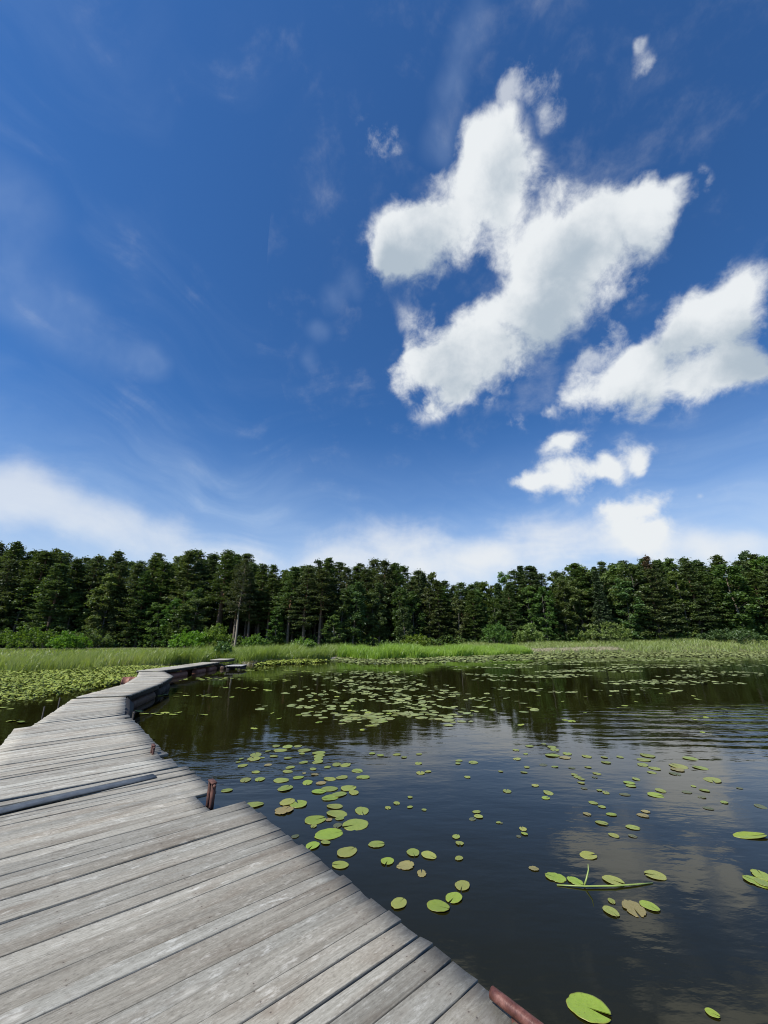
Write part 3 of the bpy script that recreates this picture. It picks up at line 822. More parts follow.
tag(st, 'long dark grey metal strip lying across the weathered planks', 'metal strip')

# barrel float wedged under the bend
rb = thing('barrel', 'rusty red barrel float poking out on the left of the dock bend', 'barrel', (-10.98, 18.35, 0.10), 0.35)
mb = MB()
xs = [(-.42, .26), (-.41, .29), (-.39, .29), (-.38, .275), (-.16, .275), (-.14, .295), (-.12, .275), (.12, .275), (.14, .295), (.16, .275), (.38, .275), (.39, .29), (.41, .29), (.42, .26)]
mb.tube([(x, 0, 0) for x, r_ in xs], [r_ for x, r_ in xs], 24)
mb.build('drum', M['redtank'], rb, smooth=False)
mb = MB(); mb.tube([(-.425, 0.10, .12), (-.445, 0.10, .12)], 0.035, 12); mb.build('bung', M['darksteel'], rb)

# small flat raft beside the far end
rr = thing('raft', 'small low raft with a pale top beside the far end of the dock', 'raft', (-10.05, 28.2, 0.0), 0.1)
mb = MB()
for i in range(7):
    mb.box((-0.46 + i * 0.155, 0, 0.24), (0.145, 1.5, 0.03), None, 0.004)
mb.build('deck', M['raft'], rr)
for y_ in (-.55, .55):
    mb = MB()
    mb.box((0, y_, 0.16), (1.06, 0.10, 0.12), None, 0.005)
    mb.build('cross_beam', M['beam'], rr)
for x_ in (-.36, .36):
    mb = MB(); mb.tube([(x_, -.7, .03), (x_, -.66, .03), (x_, .66, .03), (x_, .7, .03)], [.08, .13, .13, .08], 14); mb.build('float_tank', M['darksteel'], rr, smooth=True)

# ------------------------------------------------------------------ trees and bushes
def leaf_quads(centers, size, rg, flat=0.5, aspect=0.5, up=None):
    """one small folded-free quad per centre, random turn, more or less lying flat"""
    n = len(centers)
    nrm = rg.normal(size=(n, 3)); nrm[:, 2] = np.abs(nrm[:, 2]) + flat
    nrm /= np.linalg.norm(nrm, axis=1)[:, None]
    t = rg.normal(size=(n, 3))
    t -= nrm * (t * nrm).sum(1)[:, None]
    t /= np.linalg.norm(t, axis=1)[:, None]
    b = np.cross(nrm, t)
    s = size * rg.uniform(0.6, 1.35, n)[:, None]
    t, b = t * s, b * s * aspect
    V = np.stack([centers - t, centers - b * 1.0 + t * .1, centers + t, centers + b * 1.0 + t * .1], 1).reshape(-1, 3)
    F = np.arange(4 * n).reshape(n, 4)
    return V, F

def crown_mesh(name, pts, size, mat, parent, rg, flat, aspect, tone):
    V, F = leaf_quads(pts, size, rg, flat, aspect)
    lf = np.clip(tone + rg.normal(0, 0.16, len(pts)), 0, 1)
    return link_mesh(name, V, F, mat, parent, attrs={'leaf': lf})

def limb(mb, a, b, r0, r1, sag, n=4):
    a, b = np.asarray(a, float), np.asarray(b, float)
    pts = []
    for i in range(n + 1):
        f = i / n
        p = a + (b - a) * f
        p = p + np.array([0, 0, sag * math.sin(math.pi * f)])
        pts.append(p)
    mb.tube(pts, [r0 + (r1 - r0) * i / n for i in range(n + 1)], 5, caps=False)
    return pts

def make_pine(label, H, bare, Lmax, seed, mat='pine', group=None, per=19, bark='pinebark', sparse=0.0):
    rg = np.random.default_rng(seed)
    t = thing('pine_tree', label, 'tree', group=group)
    mb = MB()
    bx_, by_ = rg.normal(0, .25, 2)
    def axis(z): return np.array([bx_ * (z / H) ** 2 + .06 * math.sin(z * .7), by_ * (z / H) ** 2, z])
    r0 = 0.012 * H
    zs = np.linspace(-0.4, H * .97, 12)
    mb.tube([axis(z) for z in zs], [max(.02, r0 * (1.12 - z / H) ** .9) for z in zs], 8, caps=False)
    pts, tone = [], []
    z = bare * H
    for k in range(5):                                   # dead stubs below the crown
        zz = rg.uniform(.25, .95) * bare * H
        a = rg.uniform(0, 6.28); l = rg.uniform(.3, 1.0)
        limb(mb, axis(zz), axis(zz) + np.array([math.cos(a) * l, math.sin(a) * l, rg.uniform(-.1, .1)]), .02, .006, 0, 2)
    while z < H * .975:
        s = (z - bare * H) / (H * (1 - bare))
        prof = (0.62 + 0.38 * min(1, s / .22)) * (1 - s) ** 0.80 + 0.07
        nb = rg.integers(3, 6)
        a0 = rg.uniform(0, 6.28)
        for j in range(nb):
            if rg.random() < sparse + 0.12: continue
            a = a0 + j * 6.28 / nb + rg.normal(0, .3)
            l = Lmax * prof * rg.uniform(.65, 1.2)
            up = -0.10 + 0.75 * s ** 1.4 + rg.normal(0, .10)
            tip = axis(z) + np.array([math.cos(a) * l, math.sin(a) * l, l * up])
            limb(mb, axis(z), tip, .035 * (1 - .6 * s), .008, -0.05 * l, 3)
            nc = max(2, int(l / 0.42))
            for c in range(nc):
                f = 0.38 + 0.66 * (c + rg.uniform(.2, .8)) / nc
                side = rg.normal(0, .22) * l * .6 * f
                p = axis(z) + (tip - axis(z)) * f + np.array([-math.sin(a) * side, math.cos(a) * side, rg.normal(0, .05) - 0.05 * l * math.sin(math.pi * f)])
                m = per
                q = p + rg.normal(size=(m, 3)) * np.array([.26, .26, .095]) * (0.75 + .35 * prof)
                pts.append(q)
                tone += [rg.uniform(.2, .75)] * m
        z += rg.uniform(.30, .52) * (1 - .25 * s)
    top = axis(H * .97) + rg.normal(size=(30, 3)) * np.array([.16, .16, .28])
    pts.append(top); tone += [.5] * 30
    mb.build('trunk', M[bark], t, smooth=True)
    crown_mesh('crown', np.concatenate(pts), 0.180, M[mat], t, rg, 0.55, 0.42, np.array(tone))
    return t

def make_spruce(label, H, Lmax, seed, group=None):
    rg = np.random.default_rng(seed)
    t = thing('spruce_tree', label, 'tree', group=group)
    mb = MB()
    mb.tube([(0, 0, z) for z in np.linspace(-.4, H * .98, 8)], [max(.02, .011 * H * (1.1 - z / H)) for z in np.linspace(-.4, H * .98, 8)], 8, caps=False)
    pts, tone = [], []
    z = .08 * H
    while z < H * .985:
        s = z / H
        for j in range(rg.integers(5, 8)):
            a = rg.uniform(0, 6.28)
            l = Lmax * ((1 - s) ** .85 + .03) * rg.uniform(.7, 1.15)
            tip = np.array([math.cos(a) * l, math.sin(a) * l, z - .22 * l + .1 * s * l])
            limb(mb, (0, 0, z), tip, .025, .006, .08 * l, 3)
            nc = max(2, int(l / .33))
            for c in range(nc):
                f = .2 + .82 * (c + rg.random()) / nc
                side = rg.normal(0, .16) * l * f
                p = np.array([0, 0, z]) + (tip - np.array([0, 0, z])) * f + np.array([-math.sin(a) * side, math.cos(a) * side, rg.normal(0, .04)])
                pts.append(p + rg.normal(size=(11, 3)) * np.array([.17, .17, .09]))
                tone += [rg.uniform(.2, .8)] * 11
        z += rg.uniform(.28, .42) * (1 - .35 * s)
    mb.build('trunk', M['greybark'], t, smooth=True)
    crown_mesh('crown', np.concatenate(pts), .17, M['spruce'], t, rg, .5, .45, np.array(tone))
    return t

def make_broad(name, label, H, Rad, low, seed, mat='decid', bark='greybark', group=None, nclump=230, per=29, leaf=.165, droop=0.0):
    rg = np.random.default_rng(seed)
    t = thing(name, label, 'tree', group=group)
    mb = MB()
    def axis(z): return np.array([.15 * math.sin(z * .5 + seed), .15 * math.cos(z * .4 + seed), z])
    zs = np.linspace(-.4, H * .9, 9)
    mb.tube([axis(z) for z in zs], [max(.02, .010 * H * (1.1 - z / H)) for z in zs], 8, caps=False)
    pts, tone = [], []
    # sub-crowns: each a lump at the end of a limb
    nl = 26
    for i in range(nl):
        s = (i + rg.random()) / nl
        z = low * H + (H * (1 - low)) * s
        env = Rad * (math.sin(math.pi * min(1, (0.14 + 0.80 * s))) ** .7) * rg.uniform(.55, 1.05)
        a = i * 2.4 + rg.normal(0, .4)
        c = axis(z) + np.array([math.cos(a), math.sin(a), 0]) * env * .72
        limb(mb, axis(max(.3, z - env * .8)), c, .045 * (1.1 - s), .01, .0, 3)
        lr = Rad * rg.uniform(.26, .44) * (1.05 - .45 * s)
        for k in range(nclump // nl):
            d = rg.normal(size=3); d /= np.linalg.norm(d)
            p = c + d * lr * rg.random() ** .4 * np.array([1, 1, .85])
            m = per
            q = p + rg.normal(size=(m, 3)) * np.array([.20, .20, .15])
            if droop:
                q[:, 2] -= np.abs(rg.normal(0, droop, m))
            pts.append(q)
            tone += [rg.uniform(.1, .85)] * m
    pts.append(axis(H * .93) + rg.normal(size=(60, 3)) * np.array([.3, .3, .45])); tone += [.6] * 60
    mb.build('trunk', M[bark], t, smooth=True)
    crown_mesh('crown', np.concatenate(pts), leaf, M[mat], t, rg, .35, .62, np.array(tone))
    return t

def make_bush(label, W, H, seed, mat='willow', group=None, n=130, stretch=1.0):
    rg = np.random.default_rng(seed)
    t = thing('bush', label, 'bush', group=group)
    mb = MB()
    pts, tone = [], []
    nl = 12
    for i in range(nl):
        a = i * 2.4; rr = W / 2 * math.sqrt((i + .5) / nl) * .85
        hh = H * math.sqrt(max(.12, 1 - (rr / (W / 2)) ** 2)) * rg.uniform(.75, 1.0)
        c = np.array([rr * math.cos(a) * stretch, rr * math.sin(a), hh * .62])
        limb(mb, (rr * .2 * math.cos(a), rr * .2 * math.sin(a), -.2), c, .03, .01, .0, 3)
        lr = max(.35, min(W, H * 1.5) * .24)
        for k in range(n // nl):
            d = rg.normal(size=3); d /= np.linalg.norm(d)
            p = c + d * lr * rg.random() ** .35 * np.array([1.15, 1.15, hh * .42 / lr])
            p[2] = max(.1, p[2])
            pts.append(p + rg.normal(size=(22, 3)) * .13); tone += [rg.uniform(.15, .85)] * 22
    mb.build('stems', M['greybark'], t, smooth=True)
    crown_mesh('crown', np.concatenate(pts), .15, M[mat], t, rg, .4, .55, np.array(tone))
    return t

# skyline of the wood: (x / y of a direction, height over distance)
SKYLINE = np.array([(-1.021, 0.2374), (-0.968, 0.2374), (-0.913, 0.232), (-0.854, 0.2266), (-0.803, 0.2131), (-0.725, 0.1971), (-0.704, 0.2212), (-0.657, 0.2131), (-0.616, 0.2051), (-0.579, 0.2158), (-0.486, 0.2158), (-0.407, 0.2185), (-0.353, 0.2078), (-0.299, 0.1944), (-0.263, 0.1734), (-0.241, 0.1891), (-0.168, 0.1944), (-0.116, 0.1971), (-0.037, 0.1997), (0.029, 0.1891), (0.055, 0.1734), (0.094, 0.1655), (0.145, 0.1577), (0.191, 0.1448), (0.235, 0.1422), (0.274, 0.15), (0.315, 0.1655), (0.35, 0.1786), (0.407, 0.1734), (0.461, 0.1891), (0.567, 0.1944), (0.674, 0.2051), (0.714, 0.2078), (0.746, 0.1971), (0.787, 0.2158), (0.83, 0.1971), (0.881, 0.2104), (0.922, 0.1971), (0.952, 0.2104), (1.015, 0.2158)])
def stand_height(x, y):
    """how tall the wood stands at a spot"""
    return CAM_H + y * np.interp(x / y, SKYLINE[:, 0], SKYLINE[:, 1]) - float(ground_z(x, y))

PROTO = {}
def proto(kind):
    if not PROTO:
        for i in range(5):
            PROTO[f'pine{i}'] = (make_pine('', 17.0, (.30, .36, .42, .26, .48)[i], (2.5, 2.2, 2.4, 2.8, 2.3)[i], 100 + i), 17.0)
        for i in range(2):
            PROTO[f'fullpine{i}'] = (make_pine('', 16.0, (.10, .16)[i], (2.9, 2.6)[i], 120 + i, per=20), 16.0)
        for i in range(2):
            PROTO[f'spruce{i}'] = (make_spruce('', 16.0, (2.1, 1.8)[i], 130 + i), 16.0)
        for i in range(4):
            PROTO[f'broad{i}'] = (make_broad('broadleaf_tree', '', 13.0, (2.9, 2.5, 3.3, 2.3)[i], (.10, .08, .14, .06)[i], 140 + i), 13.0)
        PROTO['birch0'] = (make_broad('birch_tree', '', 14.0, 2.6, .16, 150, 'birch', 'palebark', droop=.35, leaf=.17, nclump=250), 14.0)
        PROTO['birch1'] = (make_broad('birch_tree', '', 10.0, 1.7, .12, 151, 'birch', 'palebark', droop=.25, leaf=.16, nclump=180), 10.0)
    return PROTO[kind]
used = set()
def plant(kind, x, y, h, label, group, wide=1.0):
    p, ph = proto(kind)
    if kind in used:
        o = copy_tree(p)
    else:
        o = p; used.add(kind)
    s = h / ph
    sw = s ** .6 * (1.36 if 'pine' in kind else 1.25) * wide * random.uniform(.85, 1.2)
    o.location = (x, y, float(ground_z(x, y)) - 0.05)
    o.rotation_euler = (random.gauss(0, .02), random.gauss(0, .02), random.uniform(0, 6.28))
    o.scale = (sw, sw, s)
    if 'label' in o: del o['label']
    if 'group' in o: del o['group']
    tag(o, label, 'tree', group)
    return o

def zone(u):
    return ('above the left willows' if u < -.62 else 'behind the far dock' if u < -.40 else 'above the bare trunks' if u < -.10
            else 'in mid shore' if u < .16 else 'by the skyline dip' if u < .38 else 'above the right meadow' if u < .72 else 'at the right end')
rows = [(78, 2.9), (82, 2.9), (86.5, 3.1), (92, 3.5), (100, 4.0)]
KIND_WORDS = {'pine': 'dark green pine', 'fullpine': 'low branched dark pine', 'spruce': 'pointed dark spruce', 'broad': 'mid green broadleaf tree', 'birch': 'light birch'}
ROW_WORDS = ['in the front row', 'in the second row', 'high in the wood', 'on the wooded skyline', 'deep in the wood']
for ri, (ry, step) in enumerate(rows):
    x = -ry * 1.13
    while x < ry * 1.13:
        xx = x + random.uniform(-.3, .3) * step
        yy = ry + random.uniform(-1.6, 1.6) + 2.0 * math.sin(xx * .11) - (4.0 if xx < -35 else 0) * (1 if ri < 3 else .5)
        u = xx / yy
        hs = float(stand_height(xx, yy)) * (.95 if .14 < u < .34 else .99 if u > .4 else 1.02)
        r = random.random()
        if ri == 0:
            if u < -.70: kind, hf = (f'broad{random.randrange(4)}', random.uniform(.52, .80)) if r < .75 else ('fullpine0', .85)
            elif u < -.44: kind, hf = (f'broad{random.randrange(4)}', random.uniform(.40, .62)) if r < .45 else (f'fullpine{random.randrange(2)}', random.uniform(.72, .92))
            elif u < -.12: kind, hf = (f'pine{random.randrange(5)}', random.uniform(.78, .97)) if r < .72 or u < -.28 else (f'broad{random.randrange(4)}', random.uniform(.35, .5))
            elif u < .12: kind, hf = (f'broad{random.randrange(4)}', random.uniform(.55, .76)) if r < .72 else ('birch0', .7)
            elif u < .42: kind, hf = (f'broad{random.randrange(4)}', random.uniform(.60, .92)) if r < .8 else ('fullpine1', .9)
            elif u < .68: kind, hf = (f'broad{random.randrange(4)}', random.uniform(.72, .98)) if r < .75 else ('spruce0', .9)
            else: kind, hf = (f'fullpine{random.randrange(2)}', random.uniform(.8, .98)) if r < .38 else (f'broad{random.randrange(4)}', random.uniform(.7, .95))
        else:
            if u < .10: kind = f'pine{random.randrange(5)}' if r < .86 else f'fullpine{random.randrange(2)}'
            elif u < .45: kind = f'spruce{random.randrange(2)}' if r < .35 else (f'broad{random.randrange(4)}' if r < .75 else f'pine{random.randrange(5)}')
            elif u < .62: kind = f'broad{random.randrange(4)}' if r < .5 else (f'pine{random.randrange(5)}' if r < .85 else 'spruce1')
            else: kind = f'pine{random.randrange(5)}' if r < .6 else (f'broad{random.randrange(4)}' if r < .8 else f'fullpine{random.randrange(2)}')
            hf = random.uniform(.84, 1.03) if ri in (1, 2, 3) else random.uniform(.80, .93)
        if ri == 4 or (ri == 3 and r < .6): kind, hf = random.choice(['fullpine0', 'fullpine1', 'broad0', 'broad3', 'spruce0']), random.uniform(.70, .92)
        base = kind.rstrip('0123456789')
        zn = zone(u)
        plant(kind, xx, yy, hs * hf, f'{KIND_WORDS[base]} {ROW_WORDS[ri]}, {zn}', f'{KIND_WORDS[base]}s {ROW_WORDS[ri]}, {zn}')
        x += step * random.uniform(.82, 1.18)

# trees that stand out
o = make_pine('pine with a long bare trunk, behind the far end of the dock', 16.5, .40, 2.8, 201, bark='palebark', per=12)
o.location = (-27.3, 74.5, float(ground_z(-27.3, 74.5)))
o = make_pine('rusty brown half dead conifer among the green trees on the right', 16.5, .30, 1.9, 202, mat='dead', sparse=.15)
o.location = (53.0, 77.5, float(ground_z(53, 77.5)))
plant('birch0', 68.5, 77.0, 14.5, 'tall pale green birch with hanging leaves near the right end of the wood', None, 1.15)
plant('birch1', -37.0, 72.5, 7.0, 'small light green birch at the wood edge just left of the far dock run', None, 1.2)
plant('birch1', 3.6, 74.0, 7.4, 'slim yellow green young birch in the middle of the far shore', None, .9)
plant('broad1', -9.0, 72.5, 5.6, 'small yellowish tree in front of the bare pine trunks, left of the sandy gap', None, 1.0)

for k_, (p_, _h) in PROTO.items():
    if k_ not in used:
        for ch in list(p_.children):
            bpy.data.objects.remove(ch)
        bpy.data.objects.remove(p_)

# low growth under the trees and the wood going on behind them: masses nobody could count
def mass(name, n, xr, yr, zf, size, mat, label):
    rg = np.random.default_rng(n)
    x = rg.uniform(*xr, n); y = rg.uniform(*yr, n)
    hump = .55 + .45 * np.sin(x * .8 + 2 * np.sin(y * .5)) * np.sin(x * .31 + y * .9)
    z = ground_z(x, y) + rg.random(n) ** .8 * zf(x, y) * (.35 + .65 * hump)
    V, Fm = leaf_quads(np.stack([x, y, z], -1), size, rg, .4, .6)
    o_ = link_mesh(name, V, Fm, mat, attrs={'leaf': rg.random(n) * .8})
    return tag(o_, label, name, kind='stuff')
mass('undergrowth', 26000, (-118, 118), (82, 100), lambda x, y: 2.6 + 0 * x, .24, M['decid'], 'dark leafy undergrowth between the trunks of the wood')
mass('undergrowth', 15000, (-84, 98), (74.5, 80), lambda x, y: 1.2 + 1.0 * np.sin(x * .37) ** 2 + .8 * np.sin(x * 1.13 + 1) ** 2, .20, M['willow'], 'tangled low saplings and scrub along the foot of the wood')
mass('forest', 52000, (-150, 150), (106, 122), lambda x, y: np.minimum(13.5, .135 * y) + 0 * x, .55, M['spruce'], 'far part of the wood behind the counted trees, one dark mass')

# bushes
BUSH = [
    (-52.5, 60, 9.5, 4.0, 'largest round willow bush, at the left edge behind the reeds'),
    (-45.0, 58, 4.8, 2.9, 'small round willow bush in front of the larger one on the left'),
    (-47.0, 64, 8.0, 3.4, 'darker willow bush behind the small round one on the left'),
    (-29.5, 62, 6.4, 3.4, 'round willow bush behind the bend of the dock'),
    (-26.5, 63.5, 4.2, 4.6, 'upright light green bush right of the round willow behind the dock'),
    (-19.8, 62.0, 3.4, 2.5, 'little pale bush at the foot of the bare trunked pine'),
    (-12.0, 61.0, 3.6, 1.9, 'low bright bush rising out of the reeds left of the sandy gap'),
    (5.5, 70, 5.0, 2.8, 'low green bush behind the bright reeds in the middle'),
    (40.5, 73.5, 9.0, 4.2, 'bright yellow green willow bush at the edge of the right meadow'),
    (20.5, 74, 5.0, 4.8, 'young leafy bush in front of the dip in the skyline'),
    (26.5, 74, 4.4, 4.2, 'yellowish young bush left of the bright willow'),
    (62.5, 73, 10.0, 3.0, 'long low green thicket below the tall birch on the right'),
    (74.0, 74.5, 8.0, 5.5, 'dense dark green bush at the right end of the meadow'),
]
for i, (x, y, wd, h, lb) in enumerate(BUSH):
    dark = 'dark' in lb or 'thicket' in lb or 'dip' in lb
    o = make_bush(lb, wd, h, 300 + i, 'decid' if dark else 'willow', 'bushes along the wood edge', n=110 + int(wd * 12))
    o.location = (x, y, float(ground_z(x, y)) - .05)
o = make_bush('tiny dark bush standing in the reeds just behind the far end of the dock', 0.8, 1.1, 330, 'decid', 'bushes along the wood edge', n=50)
o.location = (-14.0, 35.5, 0.6)

# ------------------------------------------------------------------ water lily pads
PADS = [  # x, y, radius, tint
    (-2.13,6.13,0.074,'g'), (-1.6,5.66,0.113,'g'), (-1.21,5.75,0.115,'y'), (-1.19,5.51,0.137,'o'), (-1.07,5.69,0.125,'b'), (-1.35,6.22,0.125,'g'),
    (-1.27,6.64,0.081,'b'), (-1.09,6.42,0.091,'b'), (-0.89,6.41,0.078,'o'), (-0.8,6.58,0.093,'g'), (-0.63,6.64,0.094,'g'), (-0.87,6.09,0.098,'b'),
    (-0.75,6.18,0.112,'g'), (-0.48,6.22,0.113,'g'), (-0.4,6.05,0.085,'g'), (-0.59,5.99,0.108,'g'), (-0.7,5.87,0.112,'b'), (-0.61,5.61,0.1,'g'),
    (-0.56,5.4,0.123,'g'), (-0.77,5.24,0.119,'b'), (-0.77,5.08,0.04,'g'), (-0.62,5.24,0.041,'o'), (-0.51,5.27,0.052,'g'), (-0.51,5.1,0.06,'d'),
    (-0.32,5.11,0.141,'g'), (-0.57,4.9,0.148,'b'), (-0.26,5.47,0.103,'g'), (-0.71,4.66,0.077,'b'), (-0.59,4.73,0.051,'g'), (-0.35,4.55,0.105,'y'),
    (-0.4,4.32,0.074,'g'), (-0.07,4.69,0.082,'g'), (0.28,4.53,0.074,'g'), (0.03,4.38,0.069,'b'), (0.19,4.31,0.082,'o'), (0.33,4.19,0.052,'o'),
    (0.16,5.7,0.045,'g'), (0.05,5.56,0.042,'g'), (0.32,5.59,0.039,'g'), (0.48,5.51,0.031,'g'), (0.34,5.89,0.035,'g'), (-0.92,4.86,0.043,'d'),
    (0.43,4.48,0.076,'y'), (0.75,4.85,0.047,'g'), (0.76,4.71,0.048,'g'), (0.7,4.43,0.044,'g'), (0.65,4.01,0.074,'y'), (0.55,3.85,0.072,'b'),
    (0.42,3.75,0.087,'b'), (0.12,3.79,0.074,'y'), (-2.06,8.4,0.105,'g'), (-1.84,8.36,0.121,'g'), (-1.64,8.4,0.087,'g'), (-1.91,8.1,0.134,'g'),
    (-2.12,8.06,0.067,'g'), (-1.47,8.1,0.134,'g'), (-2.27,7.82,0.129,'g'), (-1.47,7.9,0.065,'g'), (-1.18,7.94,0.131,'g'), (-1.13,7.76,0.112,'g'),
    (-1.12,7.57,0.109,'g'), (-2.23,7.59,0.141,'g'), (-2.44,7.59,0.047,'g'), (-2.1,7.63,0.047,'g'), (-2.43,7.4,0.053,'g'), (-2.29,7.2,0.096,'g'),
    (-1.89,7.24,0.074,'o'), (-1.65,7.63,0.079,'g'), (-1.92,7.73,0.08,'g'), (-1.34,7.37,0.091,'g'), (-1.11,7.39,0.106,'g'), (-1.5,7.11,0.087,'g'),
    (-1.48,6.91,0.085,'g'), (-1.98,6.89,0.07,'g'), (-2.01,6.53,0.106,'g'), (-1.81,6.56,0.1,'g'), (-1.48,6.52,0.119,'g'), (-1.22,6.84,0.042,'o'),
    (-1.05,6.78,0.069,'o'), (-1.12,7.04,0.072,'g'), (-0.77,7.27,0.104,'g'), (-0.62,7.24,0.104,'g'), (-0.44,6.93,0.064,'g'), (-0.38,6.62,0.04,'g'),
    (-0.9,7.13,0.066,'g'), (-0.21,7.9,0.082,'g'), (-0.06,7.79,0.08,'g'), (0.23,7.83,0.081,'g'), (0.35,7.68,0.063,'g'), (0.62,7.86,0.065,'g'),
    (-0.3,6.66,0.108,'g'), (-0.41,6.94,0.099,'g'), (1.48,7.37,0.091,'g'), (1.26,7.47,0.068,'g'), (1.22,7.33,0.06,'g'), (0.56,6.85,0.084,'g'),
    (0.68,6.91,0.062,'g'), (0.57,7.33,0.075,'g'), (1.24,6.66,0.06,'g'), (0.34,5.9,0.038,'g'), (1.28,5.17,0.031,'g'), (1.1,5.45,0.054,'g'),
    (1.09,5.33,0.059,'y'), (1.01,5.26,0.046,'d'), (2.78,8.4,0.087,'g'), (2.44,8.13,0.076,'g'), (2.53,7.88,0.052,'g'), (2.27,7.57,0.078,'y'),
    (3.12,8.57,0.053,'g'), (3.18,8.33,0.104,'g'), (3.16,8.14,0.101,'g'), (2.98,7.79,0.145,'g'), (3.28,7.9,0.098,'g'), (3.12,7.65,0.11,'o'),
    (3.54,7.73,0.104,'g'), (3.82,7.68,0.071,'g'), (4.1,7.68,0.071,'g'), (3.69,7.39,0.091,'g'), (2.29,7.13,0.058,'g'), (2.15,6.88,0.059,'g'),
    (2.6,7.25,0.074,'d'), (2.74,7.15,0.061,'g'), (2.99,7.09,0.058,'d'), (3.26,7.13,0.058,'g'), (1.81,6.92,0.042,'g'), (3.24,6.82,0.069,'g'),
    (3.13,6.66,0.051,'d'), (2.88,6.76,0.055,'g'), (2.88,6.66,0.061,'g'), (2.89,6.57,0.053,'g'), (2.81,6.43,0.059,'y'), (2.75,6.21,0.048,'d'),
    (2.12,6.32,0.061,'y'), (1.66,6.11,0.071,'g'), (2.19,6.05,0.083,'g'), (2.09,5.87,0.059,'b'), (2.92,6.14,0.047,'g'), (2.96,6.05,0.055,'g'),
    (3.18,5.99,0.072,'d'), (3.5,6.42,0.084,'b'), (3.45,6.3,0.07,'g'), (3.69,6.58,0.067,'g'), (2.62,5.71,0.059,'g'), (2.66,5.6,0.05,'g'),
    (2.38,5.39,0.059,'o'), (2.66,5.38,0.064,'b'), (2.43,5.16,0.073,'g'), (2.4,4.87,0.059,'y'), (2.71,5.05,0.077,'g'), (2.59,4.86,0.047,'d'),
    (1.5,5.02,0.049,'y'), (1.48,4.91,0.044,'b'), (1.4,4.85,0.028,'d'), (1.31,5.16,0.022,'d'), (4.64,7.79,0.153,'g'), (4.4,7.52,0.116,'g'),
    (4.21,7.24,0.104,'g'), (4.28,7.07,0.101,'g'), (4.11,6.86,0.07,'g'), (4.74,7.18,0.147,'y'), (4.61,7.02,0.129,'o'), (4.43,6.81,0.097,'d'),
    (5.26,7.59,0.125,'g'), (5.03,7.1,0.116,'g'), (4.77,6.53,0.132,'g'), (3.74,6.12,0.08,'g'), (3.57,5.96,0.102,'b'), (4.31,6.29,0.044,'g'),
    (4.05,6.07,0.067,'d'), (4.34,6.14,0.068,'g'), (4.12,5.9,0.059,'d'), (4.27,5.73,0.057,'g'), (4.89,6.22,0.048,'d'), (4.61,5.61,0.073,'d'),
    (3.93,5.55,0.061,'d'), (3.11,5.46,0.054,'o'), (3.01,5.35,0.074,'o'), (1.94,4.48,0.086,'y'), (1.47,4.13,0.095,'b'), (1.62,4.07,0.075,'b'),
    (1.95,4.08,0.092,'y'), (2.35,4.16,0.091,'y'), (1.71,3.69,0.068,'y'), (1.78,3.81,0.036,'g'), (1.9,3.72,0.109,'o'), (2.04,3.75,0.076,'b'),
    (1.34,4.26,0.049,'o'), (3.82,4.86,0.182,'b'), (3.15,4.07,0.11,'b'), (3.28,4.16,0.104,'b'), (3.23,4.05,0.109,'g'), (1.14,2.89,0.122,'b'),
    (1.8,2.86,0.036,'b'),
]

def pad_shape(rg, ragged=0.0, fold=0.0, n=44):
    """heart shaped leaf of unit radius with its slit; returns verts, faces, uv per vertex"""
    slit = rg.uniform(.03, .17)
    asp = rg.uniform(.78, .92)
    ph = rg.uniform(0, 6.28, 4)
    rings = [0.0, .35, .7, .92, 1.0]
    V, UV = [], []
    for ri, rr in enumerate(rings[1:], 1):
        for i in range(n):
            f = i / (n - 1)
            a = slit + f * (2 * math.pi - 2 * slit)
            lobe = 1 + .10 * math.exp(-((min(f, 1 - f)) / .09) ** 2)
            r = rr * lobe * (1 + .018 * math.sin(5 * a + ph[0]) + .012 * math.sin(11 * a + ph[1]))
            if ragged and rr > .6:
                cut = max(0, math.sin(3 * a + ph[2]) * math.sin(7 * a + ph[3])) ** 2
                r *= 1 - ragged * cut * (rr - .3)
                r *= 1 - ragged * .25 * rg.random() * (rr > .9)
            x, y = r * math.cos(a) - .10, r * math.sin(a) * asp
            z = .012 * rr + .035 * rr * rr * math.sin(2 * a + ph[2]) * rg.uniform(.6, 1.0) * .8 + fold * abs(y) * .9 + .05 * max(0, rr - .85)
            V.append((x, y, z)); UV.append((f, rr))
    ctr = len(V); V.append((-.10, 0, 0.0)); UV.append((.5, 0))
    F = []
    for i in range(n - 1):
        F.append((ctr, i, i + 1))
        for k in range(3):
            a_, b_ = k * n + i, (k + 1) * n + i
            F.append((a_, b_, b_ + 1, a_ + 1))
    # the under side makes it a real, thin leaf
    m = len(V)
    V += [(x, y, z - .03) for x, y, z in V]; UV += UV
    F += [tuple(j + m for j in reversed(f)) for f in F]
    rim = [3 * n + i for i in range(n)]
    F += [(rim[i], rim[i] + m, rim[i + 1] + m, rim[i + 1]) for i in range(n - 1)]
    return V, F, UV

